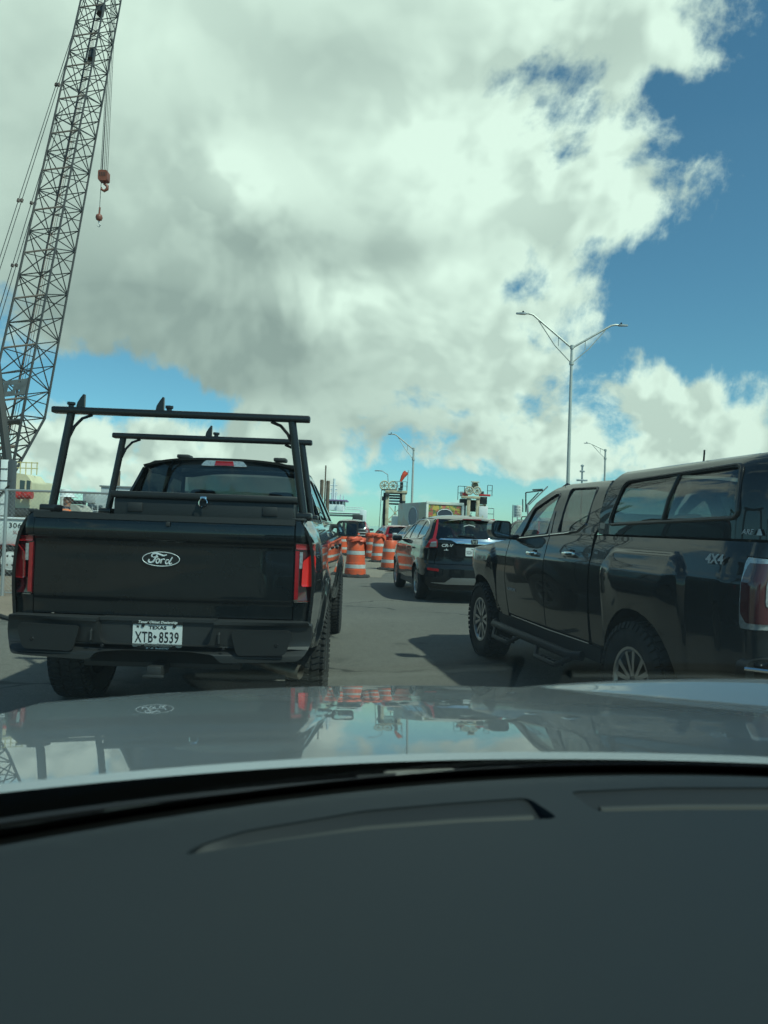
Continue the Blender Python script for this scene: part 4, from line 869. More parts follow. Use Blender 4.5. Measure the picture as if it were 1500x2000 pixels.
# ------------------------------------------------------------------ sport utility car; built once with marks, and plain for the traffic further on
SUVPAINT = mat('black_metallic_paint', (0.009, 0.011, 0.013), 0.25, 0.0, 0.75, 0.08, coat_rough=0.015)
vz = spline([(0.24, 0.83), (0.40, 0.875), (0.60, 0.902), (0.80, 0.905), (0.92, 0.892), (1.02, 0.885), (1.12, 0.866), (1.16, 0.855)])
vz2 = spline([(1.16, 0.855), (1.30, 0.795), (1.45, 0.715), (1.53, 0.655), (1.575, 0.59)])
def VW(y, z):
    w = vz(z) if z <= 1.16 else vz2(z)
    w -= 0.17 * ss(-y, 0.30, 1.15) ** 1.6 + 0.20 * ss(y, 2.5, 3.6) ** 2
    for c in (0.0, 2.62):
        d = sqrt((y - c) ** 2 + (z - 0.34) ** 2); w += 0.022 * (1 - ss(d, 0.385, 0.46)) * (z < 1)
    return w
vr = spline([(0.24, -0.86), (0.36, -0.95), (0.50, -0.985), (0.66, -0.985), (0.74, -0.955), (0.86, -0.945), (1.04, -0.945), (1.12, -0.955), (1.19, -0.930), (1.30, -0.865), (1.45, -0.765), (1.56, -0.68), (1.62, -0.62)])
def VR(x, z): return vr(z) + 0.20 * (abs(x) / 0.88) ** 2.6
def build_suv(t, paint, marks):
    bk = lambda p: panel
    side(t, 'rear_wing', [(0.26, 0.62), (0.40, 0.36)] + arc(0, 0.34, 0.375, 4, 150)[1:] + [(-0.62, 0.50), (-0.80, 0.62), (-0.80, 0.99), (-0.72, 1.165), (-0.60, 1.17), (0.28, 1.155)], VW, paint, step=0.05)
    side(t, 'rear_door', [(0.45, 0.36), (1.17, 0.35), (1.17, 1.135), (0.295, 1.152), (0.275, 0.66)], VW, paint)
    side(t, 'front_door', [(1.182, 0.35), (2.10, 0.36), (2.13, 0.8), (2.05, 1.105), (1.182, 1.135)], VW, paint)
    side(t, 'front_wing', [(2.112, 0.36), (2.22, 0.34)] + arc(2.62, 0.34, 0.375, 176, 4) + [(3.20, 0.34), (3.30, 0.55), (3.18, 0.86), (2.7, 0.98), (2.065, 1.10), (2.145, 0.8)], VW, paint, step=0.05)
    side(t, 'sill', [(0.38, 0.235), (2.24, 0.235), (2.24, 0.345), (0.40, 0.35)], lambda y, z: 0.835, PLASTIC)
    wa_ = smooth_poly([(1.17, 1.155), (1.86, 1.135), (1.28, 1.475), (1.17, 1.505)], 0.03); wb_ = smooth_poly([(1.10, 1.157), (1.10, 1.515), (0.62, 1.54), (0.30, 1.525), (0.30, 1.175)], 0.03); wc_ = smooth_poly([(0.24, 1.178), (0.24, 1.52), (-0.12, 1.485), (-0.46, 1.375), (-0.40, 1.24), (-0.22, 1.195)], 0.05)
    side(t, 'door_frame', [(2.03, 1.115), (1.17, 1.143), (0.28, 1.163), (-0.60, 1.178), (-0.71, 1.19), (-0.62, 1.36), (-0.50, 1.50), (-0.40, 1.555), (0.6, 1.572), (1.10, 1.565), (1.40, 1.46)], VW, paint, holes=(wa_, wb_, wc_), step=0.05)
    for w_ in (wa_, wb_, wc_): side(t, 'side_window', w_, VW, CLEAR if w_ is wa_ else SMOKED, off=-0.010, th=0, step=0.1)
    strip(t, 'window_trim', [(1.90, 1.125), (1.1, 1.145), (0.30, 1.165), (-0.22, 1.185), (-0.42, 1.23), (-0.485, 1.37), (-0.40, 1.43), (-0.12, 1.505), (0.30, 1.55), (0.62, 1.562), (1.12, 1.54), (1.45, 1.41)], VW, CHROME, 0.010, 0.002)
    T_ = lambda x, y: 1.655 - 0.075 * (abs(x) / 0.6) ** 3 - 0.11 * max(0, y - 0.5) ** 2 - 0.085 * max(0, 0.3 - y) ** 2
    panel('roof', [(-0.585, -0.66), (0.585, -0.66), (0.60, 0.4), (0.585, 1.12), (-0.585, 1.12), (-0.60, 0.4)], lambda u, v: (u, v, T_(u, v)), paint, t, step=0.1)
    panel('windscreen', [(-0.57, 0), (0.57, 0), (0.74, 1), (-0.74, 1)], lambda u, v: (u, 1.12 + 0.95 * v - 0.2 * (u / 0.74) ** 2, 1.60 - 0.50 * v + 0.05 * sin(pi * v)), CLEAR, t, step=0.12, th=0)
    for s in (1, -1):
        b = MB(); b.tube([(s * 0.575, 1.05, 1.565), (s * 0.68, 1.45, 1.42), (s * 0.80, 2.02, 1.11)], 0.035, 8); b.build('windscreen_pillar', paint, t)
    panel('bonnet', [(-0.80, 2.08), (0.80, 2.08), (0.76, 3.15), (-0.76, 3.15)], lambda u, v: (u, v, 1.115 - 0.06 * (abs(u) / 0.8) ** 3 - 0.10 * (v - 2.08) - 0.35 * max(0, v - 2.8) ** 2), paint, t, step=0.1)
    b = MB(); b.box((0, 3.16, 0.62), (1.5, 0.24, 0.56), bevel=0.1); b.build('front_bumper', paint, t)
    hw = smooth_poly([(-0.70, 1.195), (0.70, 1.195), (0.60, 1.535), (0.4, 1.55), (-0.4, 1.55), (-0.60, 1.535)], 0.05)
    panel('tailgate', [(-0.70, 0.735), (0.70, 0.735), (0.66, 1.02), (0.715, 1.165), (0.66, 1.40), (0.60, 1.56), (-0.60, 1.56), (-0.66, 1.40), (-0.715, 1.165), (-0.66, 1.02)], lambda u, v: (u, VR(u, v), v), paint, t, holes=(hw,), step=0.05)
    panel('rear_window', hw, lambda u, v: (u, VR(u, v) - 0.006, v), PRIVACY, t, step=0.08, th=0)
    b = MB(); b.grid(lambda a, c: (-0.60 + 1.2 * a, VR(0, 1.575) - 0.10 + 0.20 * (2 * a - 1) ** 4 * 0.6 + 0.16 * c, T_(-0.6 + 1.2 * a, -0.62) - 0.028 + 0.030 * c), 16, 4); b.build('roof_spoiler', paint, t)
    b = MB(); b.box((0, VR(0, 1.56) - 0.075, 1.565), (0.36, 0.02, 0.016), bevel=0.004); b.build('brake_lamp', REDLENS, t)
    panel('rear_bumper', [(-0.86, 0.37), (-0.72, 0.27), (0.72, 0.27), (0.86, 0.37), (0.875, 0.62), (0.84, 0.725), (-0.84, 0.725), (-0.875, 0.62)], lambda u, v: (u, VR(u, v), v), paint, t, step=0.05)
    b = MB(); b.grid(lambda a, c: (lambda x: (x, VR(x, 0.28) + 0.03, 0.245 + 0.16 * c - 0.03 * 0))( -0.76 + 1.52 * a), 20, 2); b.build('bumper_skirt', PLASTIC, t)
    grn = [(-0.76, 0.385), (-0.52, 0.395), (-0.40, 0.490), (0.40, 0.490), (0.52, 0.395), (0.76, 0.385), (0.52, 0.365), (-0.52, 0.365)]
    panel('bumper_garnish', grn, lambda u, v: (u, VR(u, v) - 0.016, v), ALLOY if marks else PLASTIC, t, step=0.08)
    for s in (1, -1):
        L = panel('tail_lamp', smooth_poly([(0.655, 1.03), (0.872, 1.02), (0.80, 1.165), (0.745, 1.20), (0.69, 1.36), (0.635, 1.555), (0.605, 1.555), (0.645, 1.36), (0.69, 1.20), (0.665, 1.165)], 0.02), lambda u, v, s=s: (s * u, VR(u, v) - 0.016, v), REDLENS, t, step=0.04, flip=s < 0)
        panel('reversing_lens', smooth_poly([(0.675, 1.045), (0.80, 1.04), (0.775, 1.13), (0.685, 1.145)], 0.01), lambda u, v, s=s: (s * u, VR(u, v) - 0.022, v), LENS, L, step=0.05, th=0.004, flip=s < 0)
        panel('reflector', smooth_poly([(0.63, 0.595), (0.83, 0.615), (0.83, 0.66), (0.63, 0.645)], 0.01), lambda u, v, s=s: (s * u, VR(u, v) - 0.006, v), REDLENS, t, step=0.06, th=0.004, flip=s < 0)
        panel('rear_quarter', [(0.79, 0.735), (0.872, 0.735), (0.885, 1.01), (0.655, 1.02), (0.705, 0.80), (0.705, 0.735)], lambda u, v, s=s: (s * u, VR(u, v) + 0.004, v), paint, t, step=0.05, flip=s < 0)
        panel('rear_pillar', [(0.745, 1.165), (0.83, 1.16), (0.70, 1.46), (0.60, 1.57), (0.63, 1.55), (0.69, 1.36)], lambda u, v, s=s: (s * u, VR(u, v) + 0.012, v), paint, t, step=0.05, flip=s < 0)
        for c0_ in (0.0, 2.62):
            b = MB(); b.grid(lambda a, c, s=s, c0_=c0_: (s * (0.50 + 0.34 * c), c0_ + 0.38 * cos(pi * a), 0.35 + 0.38 * sin(pi * a)), 14, 2); b.build('wheel_housing', DARK, t)
        b = MB(); b.box((s * 0.86, 1.92, 1.115), (0.12, 0.05, 0.03), bevel=0.008); b.box((s * 0.99, 1.90, 1.145), (0.22, 0.12, 0.125), bevel=0.045); b.build('door_mirror', paint, t)
        for y in (1.02, 0.42 - 0.02):
            b = MB(); b.box((s * (VW(y, 0.98) + 0.02), y, 0.985), (0.025, 0.18, 0.03), bevel=0.008); b.build('door_handle', paint, t)
        for y in (0, 2.62): wheel(t, s * 0.79, y, 0.343, 0.215, 0.222, s, 5, ALLOY, True)
    b = MB(); b.box((0, 1.2, 0.42), (1.5, 3.9, 0.26), bevel=0.03); b.box((0, 0.4, 0.75), (1.45, 2.2, 0.4), bevel=0.05); b.box((0, 1.95, 0.92), (1.4, 0.4, 0.25), bevel=0.08); b.build('chassis', DARK, t)
    for x in (-0.36, 0.36): seat(t, x, 1.05, 0.62)
    b = MB(); b.box((0, 0.10, 0.98), (1.25, 0.14, 0.46), bevel=0.05)
    for x in (-0.4, 0.4): b.box((x, 0.08, 1.28), (0.26, 0.09, 0.15), bevel=0.03)
    b.build('rear_seat', UPHOL, t); steering(t, -0.36, 1.5, 1.02)
    b = MB(); b.box((0.02, -0.55, 1.635), (0.05, 0.06, 0.02), bevel=0.006); b.tube([(0.02, -0.55, 1.63), (0.02, -0.60, 1.70)], 0.006, 6); b.build('aerial', PLASTIC, t)
    if marks:
        panel('chrome_bar', [(-0.64, 1.178), (-0.60, 1.205), (0.60, 1.205), (0.64, 1.178), (0.42, 1.172), (0.30, 1.105), (-0.30, 1.105), (-0.42, 1.172)], lambda u, v: (u, VR(u, v) - 0.018, v), CHROME, t, step=0.05)
        b = MB(); yy = VR(0, 1.15) - 0.03
        b.prism(rounded(-0.062, 1.108, 0.062, 1.200, 0.018), lambda u, v, d: (u + 0.005, yy + d, v), 0, 0.012); lg = b.build('badge', DARKALLOY, t)
        b = MB()
        for s in (-1, 1): b.prism([(s * 0.020, 1.118), (s * 0.032, 1.118), (s * 0.048, 1.192), (s * 0.034, 1.192)], lambda u, v, d: (u + 0.005, yy - d, v), 0, 0.005)
        b.prism([(-0.036, 1.150), (0.036, 1.150), (0.038, 1.163), (-0.038, 1.163)], lambda u, v, d: (u + 0.005, yy - d, v), 0, 0.0045); b.build('badge_letter', CHROME, lg)
        letters('badge_lettering', 'CR-V', 0.075, SILVERTXT, t, REAR(-0.50, VR(0.36, 1.08) - 0.008, 1.050), bold=0.001, sx=1.25, shear=0.2)
        b = MB(); b.prism([(-0.56, 0.985), (-0.44, 0.985), (-0.49, 1.0), (-0.50, 1.025), (-0.51, 1.0)], lambda u, v, d: (u, VR(0.5, 1.0) - 0.004 - d, v), 0, 0.004); b.build('dealer_emblem', SILVERTXT, t)
        pl = plate(t, 0.0, VR(0, 0.97) - 0.012, 0.970, 'TEXAS', 'SGH 3719')
        panel('plate_recess', smooth_poly([(-0.30, 0.86), (0.30, 0.86), (0.34, 1.09), (-0.34, 1.09)], 0.04), lambda u, v: (u, VR(u, v) - 0.003, v), TRIM, t, step=0.1, th=0.002)
        b = MB(); b.tube([(0.02, VR(0, 1.24) - 0.03, 1.24), (-0.30, VR(0.3, 1.27) - 0.028, 1.262)], 0.008, 6); b.box((0.02, VR(0, 1.24) - 0.02, 1.235), (0.06, 0.04, 0.04), bevel=0.012); b.build('rear_wiper', TRIM, t)
        b = MB(); b.tube([(-0.16, VR(.1, 1.44) - 0.012, 1.435), (-0.06, VR(0, 1.46) - 0.012, 1.462), (0.05, VR(0, 1.44) - 0.012, 1.44), (0.04, VR(0, 1.42) - 0.012, 1.42)], 0.006, 6); b.build('window_sticker', WHITE, t)
cv = thing('sport_utility_car', 'black compact sport utility car with chrome bar and red tail lamps, beside the orange drums', 'car', (1.54, 14.34, 0), R(7.5))
build_suv(cv, SUVPAINT, True)
REDP = mat('red_paint', (0.26, 0.012, 0.014), 0.3, 0.2, 1.0); PEARL = mat('pearl_paint', (0.42, 0.45, 0.45), 0.3, 0.4, 1.0); GREYP = mat('grey_paint', (0.035, 0.038, 0.04), 0.3, 0.4, 1.0); SLATE = mat('slate_paint', (0.05, 0.055, 0.058), 0.3, 0.4, 1.0)
for nm, lab, pnt, (x, y), a, sc_ in (
        ('hatchback_car', 'red hatchback with dark rear window waiting behind the orange drums', REDP, (0.72, 34.0), 10, (0.95, 1.0, 0.885)),
        ('hatchback_car', 'pale silver car with rounded roof just beyond the black sport utility car', PEARL, (1.85, 28.6), 14, (0.95, 1.0, 0.93)),
        ('sport_utility_car', 'dark grey car with pale bumper partly hidden by the black pickup mirror', GREYP, (-1.62, 38.0), 2, (1.05, 1.0, 1.02)),
        ('sport_utility_car', 'grey sport utility car with roof rails showing over the right pickup bonnet', SLATE, (4.55, 19.6), 8, (1.04, 1.05, 1.07))):
    t_ = thing(nm, lab, 'car', (x, y, 0), R(a), 'cars queued beyond the drums'); build_suv(t_, pnt, False); t_.scale = sc_
    if 'rails' in lab:
        for s in (1, -1):
            b = MB(); b.tube([(s * 0.53, 1.0, 1.60), (s * 0.54, 0.9, 1.665), (s * 0.55, -0.35, 1.665), (s * 0.54, -0.5, 1.585)], 0.014, 6); b.build('roof_rail', TRIM, t_)
    if 'pale bumper' in lab:
        for z_ in (1.0, 0.86):
            b = MB(); b.tube([(x_, VR(x_, z_) - 0.02, z_) for x_ in [-0.7 + 0.1 * k for k in range(15)]], 0.03, 6); b.build('bumper_trim', STEEL, t_)
# ------------------------------------------------------------------ harbour water beyond the landing
WATER = mat('harbour_water', (0.03, 0.07, 0.075), 0.08, spec=0.5, bump=0.6, bscale=0.9)
sheet('water', [(-60, 76), (900, 76), (900, 2500), (-900, 2500), (-900, 140), (-60, 140)], 0.006, WATER)

# ------------------------------------------------------------------ orange drums
ORANGE = mat('drum_orange', (0.72, 0.10, 0.032), 0.5, vary=0.75, vscale=6, vcol=(0.42, 0.10, 0.05)); REFL = mat('reflective_band', (0.52, 0.52, 0.5), 0.35, vary=0.6, vscale=9, vcol=(0.38, 0.36, 0.33)); BASE = mat('drum_base_rubber', (0.02, 0.02, 0.021), 0.8)
NET = mat('orange_sheeting', (0.70, 0.10, 0.045), 0.55, vary=0.4, vscale=20)
def drum_mesh():
    d = MB(); d.lathe([(0.0, 0.06), (0.285, 0.06), (0.285, 0.20), (0.272, 0.205), (0.268, 0.38), (0.255, 0.385), (0.25, 0.56), (0.238, 0.565), (0.234, 0.74), (0.222, 0.745), (0.215, 0.93), (0.19, 0.965), (0.0, 0.97)], 'Z', 28)
    d.box((0, 0.0, 1.0), (0.16, 0.03, 0.06), bevel=0.012); return d.mesh('drum_body', ORANGE)
def band(z, r): 
    d = MB(); d.lathe([(r + 0.003, z), (r + 0.0015, z + 0.10)], 'Z', 28); return d.mesh('reflective_band', REFL)
def base_mesh():
    d = MB(); d.lathe([(0.0, 0.0), (0.40, 0.0), (0.42, 0.015), (0.40, 0.05), (0.30, 0.075), (0.29, 0.09)], 'Z', 8); return d.mesh('drum_base', BASE)
dm, bms, bsm = drum_mesh(), [band(0.235, 0.2715), band(0.595, 0.2385)], base_mesh()
def sheeting(seed):
    """Crumpled plastic sheeting pulled over a drum's top and hanging down one side."""
    rnd = random.Random(seed); d = MB(); a0 = rnd.uniform(-2.2, -0.8)
    def f(a, c):
        an = a0 + (a - 0.5) * 2 * pi; hang = 0.08 + 0.55 * max(0, cos((a - 0.5) * 2 * pi - 0.9)) ** 2
        r = 0.05 + 0.19 * min(1, c * 2.2) + 0.03 * c + 0.022 * sin(an * 7 + c * 9) * (c > 0.2); z = 1.03 - max(0, c - 0.42) * hang * 1.7 + 0.02 * sin(an * 5 + c * 14) + 0.03 * (c < 0.3)
        return (r * cos(an), r * sin(an), z)
    d.grid(f, 40, 12); return d.mesh('sheeting', NET)
drums = [((-0.72, 19.63), 'nearest orange drum with white bands and crumpled sheeting, left of the others', 1), ((0.24, 23.35), 'orange drum with white bands standing tight against the black sport utility car', 0), ((-0.15, 28.1), 'orange drum half hidden behind the drum by the black sport utility car', 1),
         ((-0.47, 30.9), 'orange drum with two white bands in the middle of the row', 1), ((-1.89, 34.2), 'orange drum just under the black pickup mirror, partly hidden', 1), ((-1.35, 33.0), 'orange drum between the pickup mirror and the nearest drum', 1), ((-2.1, 30.0), 'orange drum at the left end of the row, against the black pickup', 0)]
for i, ((x, y), lab, sh_) in enumerate(drums):
    t_ = thing('traffic_drum', lab, 'traffic drum', (x, y, 0.009), random.uniform(0, 6), 'orange traffic drums'); t_.rotation_euler.x = random.uniform(-0.035, 0.035); t_.scale = (1, 1, random.uniform(0.96, 1.03))
    link('drum_body', dm, t_); link('drum_base', bsm, t_)
    for b_ in bms: link('reflective_band', b_, t_)
    if sh_: link('sheeting', sheeting(i), t_)
t_ = MB(); t_.grid(lambda a, c: (0.10 + 0.5 * a, 22.3 + 0.5 * c + 0.2 * a, 0.012 + 0.10 * a * (1 - c)), 6, 4); tag(t_.build('rubber_mat', BASE), 'black rubber mat tilted up beside the drum near the black sport utility car', 'mat')

# ------------------------------------------------------------------ lamp posts
LAMPW = mat('lamp_post_paint', (0.50, 0.50, 0.46), 0.4, 0.3, vary=0.2, vscale=2)
def lamp(label, base, top, arms, r=0.11):
    t = thing('street_lamp', label, 'street lamp', base, 0, 'lamp posts of the landing'); bx, by = base[0], base[1]
    def L(x, y, z): return (x - bx, y - by, z)
    b = MB(); b.tube([(0, 0, 0), (0, 0, top)], [r, r * 0.62], 14); b.box((0, 0, 0.15), (0.45, 0.45, 0.3), bevel=0.03); b.build('post', LAMPW, t)
    b = MB(); b.lathe([(r * 0.8, top - 0.9), (r * 1.1, top - 0.88), (r * 1.1, top - 0.75), (r * 0.8, top - 0.73)], 'Z', 12); b.lathe([(r * 0.75, top - 0.06), (r * 0.95, top - 0.05), (r * 0.95, top + 0.14), (0, top + 0.16)], 'Z', 12); b.build('post_collar', LAMPW, t)
    for ax, az_ in arms:
        dx_ = ax - bx; s = 1 if dx_ > 0 else -1; n = abs(dx_)
        k1 = (bx + dx_ * 0.70, by, top + (az_ - top) * 0.97); k2 = (bx + dx_ * 0.78, by, az_ + 0.01)
        b = MB(); b.tube([L(bx, by, top), L(*k1), L(*k2), L(ax - s * n * 0.14, by, az_)], [0.055, 0.05, 0.05, 0.045], 8); a_ = b.build('arm', LAMPW, t)
        b = MB(); b.tube([L(bx, by, top - 0.8), L(bx + dx_ * 0.30, by, top + (az_ - top) * 0.30 - 0.42), L(bx + dx_ * 0.60, by, top + (az_ - top) * 0.83 - 0.06)], 0.028, 6); b.tube([L(bx + dx_ * 0.24, by, top + (az_ - top) * 0.33 - 0.02), L(bx + dx_ * 0.24, by, top + (az_ - top) * 0.33 - 0.50)], 0.022, 6); b.build('arm_brace', LAMPW, a_)
        b = MB(); hd = smooth_poly([(0, -0.14), (0.35, -0.17), (0.85, -0.10), (0.95, 0.0), (0.85, 0.10), (0.35, 0.17), (0, 0.14)], 0.08)
        b.prism(hd, lambda u, v, d: (ax - bx + s * (u * 0.19 - 0.17) * n, v * 0.7, az_ - d - 0.01), -0.04, 0.03); h_ = b.build('lamp_head', STEEL, t)
        b = MB(); b.lathe([(0, 0.14), (0.05, 0.13), (0.05, 0.06)], 'Z', 8, (ax - bx - s * 0.12 * n, 0, az_)); b.build('light_sensor', TRIM, h_)
    return t
lamp('tall double-armed lamp post rising behind the right pickup cab', (9.5, 38.0, 0), 11.0, ((6.55, 12.72), (12.38, 12.28)))
lamp('single-armed lamp post beside the orange windsock', (2.26, 60.0, 0), 7.75, ((0.12, 8.95),), 0.12)
lamp('short single-armed lamp post far behind the canopy of the right pickup', (22.5, 75.0, 0), 9.9, ((20.3, 10.6),), 0.14)

# ------------------------------------------------------------------ lattice bars: one mesh, stretched between two points
_u = MB(); _u.tube([(0, 0, 0), (0, 0, 1)], 1.0, 6)
UNIT = {}
def bar(name, a, b_, r, m, parent):
    """A round bar from a to b in the parent's space; all bars of a material share their mesh."""
    key = m.name
    if key not in UNIT: UNIT[key] = _u.mesh('bar', m)
    a, b_ = Vector(a), Vector(b_); d = b_ - a
    o = link(name, UNIT[key], parent)
    o.matrix_local = Matrix.Translation(a) @ d.to_track_quat('Z', 'Y').to_matrix().to_4x4() @ Matrix.Diagonal((r, r, d.length, 1))
    return o
CRST = mat('crane_steel', (0.030, 0.034, 0.035), 0.5, vary=0.5, vscale=2, vcol=(0.075, 0.055, 0.045)); CRPALE = mat('crane_rail', (0.26, 0.21, 0.18), 0.6, vary=0.6, vscale=3, vcol=(0.14, 0.08, 0.05)); CABLE = mat('steel_cable', (0.04, 0.042, 0.042), 0.5); CREAM = mat('crane_cream', (0.66, 0.60, 0.40), 0.45, vary=0.35, vscale=1.5, vcol=(0.42, 0.36, 0.22)); REDM = mat('red_machine', (0.45, 0.03, 0.025), 0.45, vary=0.3)
HOOKM = mat('hook_block_paint', (0.24, 0.075, 0.045), 0.5, vary=0.5, vscale=2)
cr = thing('crawler_crane', 'dark crawler crane with tall lattice boom leaning over the yard at the left', 'crane', (-14.4, 29.6, 0.0))
CO = Vector((-14.4, 29.6, 0.0))
A_, B_ = Vector((-15.46, 31.0, 7.12)) - CO, Vector((-17.87, 43.0, 31.95)) - CO
ax_ = (B_ - A_).normalized()
u0 = ax_.cross(Vector((0, 0, 1))).normalized(); v0 = ax_.cross(u0).normalized()           # u0 to the right, v0 away
if v0.y < 0: v0 = -v0
ph = R(17); u_ = u0 * cos(ph) - v0 * sin(ph); v_ = v0 * cos(ph) + u0 * sin(ph); H = 0.75
Lb = (B_ - A_).length
def corner(k, d, taper=1.0): 
    su, sv = ((-1, -1), (1, -1), (1, 1), (-1, 1))[k]
    return A_ + ax_ * d + u_ * su * H * (0.35 + 0.65 * taper) + v_ * sv * H * taper
d0, d1, bay = -1.6, Lb + 4.5, 1.38
for k in range(4): bar('boom_chord', corner(k, d0), corner(k, d1), 0.055, CRST, cr)
nb = int((d1 - d0) / bay)
rnd = random.Random(5)
for i in range(nb + 1):
    d = d0 + i * bay
    for k in range(4):
        k2 = (k + 1) % 4
        if i < nb:
            a_k, b_k = (k, k2) if (i + k) % 2 else (k2, k)
            bar('lacing_bar', corner(a_k, d), corner(b_k, d + bay), 0.026, CRST, cr)
            if k in (0, 2): bar('lacing_bar', corner(b_k, d + bay * 0.5), corner(a_k, d + bay), 0.022, CRST, cr)
        pale = (k == 0 and i % 2 == 0)
        bar('cross_bar', corner(k, d), corner(k2, d), 0.042 if pale else 0.026, CRPALE if pale else CRST, cr)
foot = -4.6                                                       # the boom tapers to its hinge
for k in range(4):
    bar('boom_chord', corner(k, d0), corner(k, foot, 0.12), 0.06, CRST, cr)
for i in range(4):
    q = [d0 + (foot - d0) * (i + j) / 4 for j in (0, 1)]; tp = [1 - 0.88 * (i + j) / 4 for j in (0, 1)]
    for k in range(4):
        k2 = (k + 1) % 4
        bar('lacing_bar', corner(k if i % 2 else k2, q[0], tp[0]), corner(k2 if i % 2 else k, q[1], tp[1]), 0.03, CRST, cr); bar('cross_bar', corner(k, q[1], tp[1]), corner(k2, q[1], tp[1]), 0.03, CRST, cr)
b = MB(); c0 = A_ + ax_ * (-1.05) - v_ * (H + 0.03)
pl_ = [(-0.74, -0.40), (0.74, -0.40), (0.74, 0.40), (-0.74, 0.40)]; hole = [(-0.10, -0.16), (0.13, -0.16), (0.13, 0.16), (-0.10, 0.16)]
panel('boom_plate', pl_, lambda u, v: tuple(c0 + u_ * u + ax_ * v), mat('plate_steel', (0.11, 0.12, 0.12), 0.55, 0.2, vary=0.5, vscale=3), cr, holes=(hole, ellipse(-0.36, 0.27, 0.05, 0.05, 10), ellipse(0.36, 0.27, 0.05, 0.05, 10), [(-0.46, -0.3), (-0.28, -0.3), (-0.28, -0.12), (-0.46, -0.12)], [(0.26, -0.3), (0.44, -0.3), (0.44, -0.12), (0.26, -0.12)]), step=0.5, th=0.02)
bar('boom_tie', corner(0, -2.6, 0.75), corner(1, -2.6, 0.75), 0.11, CRST, cr); bar('boom_tie', corner(0, -3.6, 0.4), corner(1, -3.6, 0.4), 0.07, CRPALE, cr)
bar('gantry_mast', at(-9, 700, 28.3) - CO, at(16, 908, 28.3) - CO, 0.17, CRST, cr); bar('gantry_mast', at(-60, 720, 29.5) - CO, at(-34, 908, 29.5) - CO, 0.17, CRST, cr)
for j in (-0.12, 0.0, 0.12): bar('hoist_rope', A_ + ax_ * (-3) + u_ * (j - 0.1), A_ + ax_ * (Lb + 4) + u_ * (j * 0.5), 0.012, mat('worn_rope', (0.17, 0.11, 0.085), 0.7), cr)
def pend(p, q, joints, ya, yb):
    a, b_ = at(*p, ya) - CO, at(*q, yb) - CO; bar('pendant_cable', a, b_, 0.020, CABLE, cr)
    for t in joints: bar('cable_socket', a.lerp(b_, t - 0.004), a.lerp(b_, t + 0.004), 0.085, mat('socket_steel', (0.10, 0.07, 0.06), 0.6), cr)
pend((166, -8), (-40, 625), (0.30, 0.66), 42.8, 38); pend((170, -8), (-32, 625), (0.30, 0.66), 43.2, 38.4); pend((118, 210), (-40, 730), (0.385, 0.62), 40, 36); pend((123, 215), (-32, 730), (0.38, 0.615), 40.4, 36.4)
for j in range(2): bar('fixing_box', A_ + ax_ * (Lb - 1.2 + j * -4.4) + u_ * 0.1, A_ + ax_ * (Lb - 0.5 + j * -4.4) + u_ * 0.1, 0.22, CRST, cr)
# crane house, cab, tracks
b = MB(); b.box((-2.1, 1.6, 1.95), (3.2, 4.2, 1.7), bevel=0.08); b.build('machine_house', CREAM, cr)
cabx = at(52, 950, 29.0) - CO
b = MB(); pf = smooth_poly([(-0.45, 1.55), (0.42, 1.55), (0.46, 2.62), (0.22, 2.92), (-0.45, 3.0)], 0.05); b.prism(pf, lambda u, v, d: (cabx.x + u, cabx.y + d, v), -0.5, 0.7); cab_ = b.build('driver_cab', CREAM, cr)
for x0, x1 in ((-0.02, 0.16), (0.24, 0.38)):
    b = MB(); b.prism(smooth_poly([(x0, 2.24), (x1, 2.24), (x1 + 0.02, 2.68), (x0, 2.70)], 0.03), lambda u, v, d: (cabx.x + u, cabx.y - 0.5 - d, v), -0.004, 0.008); b.build('cab_window', mat('cab_glass', (0.05, 0.075, 0.08), 0.08), cab_)
for k in range(4):
    z = 2.10 + 0.22 * k; b = MB(); b.box((cabx.x - 0.52, cabx.y - 0.48, z), (0.36, 0.06, 0.03), bevel=0.006); b.build('cab_grille', CRPALE, cab_)
RAILY = mat('rail_yellow', (0.55, 0.47, 0.24), 0.5)
for k in range(5): bar('house_railing', (cabx.x - 0.50 + 0.22 * k, cabx.y, 2.95), (cabx.x - 0.50 + 0.22 * k, cabx.y, 3.45), 0.022, RAILY, cr)
for z in (3.2, 3.42): bar('house_railing', (cabx.x - 0.55, cabx.y, z), (cabx.x + 0.42, cabx.y, z), 0.02, RAILY, cr)
for px_, w in ((31, 0.36), (52, 0.24)):
    p = at(px_, 966, 28.2) - CO; b = MB(); b.box(p, (w, 0.4, 0.26), bevel=0.04); b.lathe([(0, -0.1), (0.15, -0.1), (0.15, 0.12), (0, 0.12)], 'X', 14, p + Vector((w / 2, -0.05, -0.02))); b.build('winch_motor', REDM, cr)
b = MB(); b.box((-0.6, -0.3, 1.42), (5.5, 2.6, 0.22), bevel=0.03); b.box((-0.6, -1.5, 1.56), (3.4, 0.05, 0.10)); b.build('deck_frame', CRST, cr)
for y in (-1.3, 1.6):
    b = MB(); b.prism(rounded(-3.4, 0.0, 2.6, 1.05, 0.5, 6), lambda u, v, d: (u, y + d, v), -0.4, 0.4); tr_ = b.build('crawler_track', CRST, cr)
    for k in range(16): 
        b = MB(); b.box((-2.9 + 0.34 * k, y - 0.41, 0.98), (0.26, 0.06, 0.16), bevel=0.01); b.build('track_shoe', CRST, tr_)
hk = thing('crane_hook', 'rust orange crane hook block hanging on its ropes beside the boom', 'crane hook', at(203, 345, 42.0)); HO = at(203, 345, 42.0)
b = MB(); b.prism(rounded(-0.27, -0.30, 0.27, 0.30, 0.10), lambda u, v, d: (u, d, v), -0.22, 0.22); b.build('hook_block', HOOKM, hk)
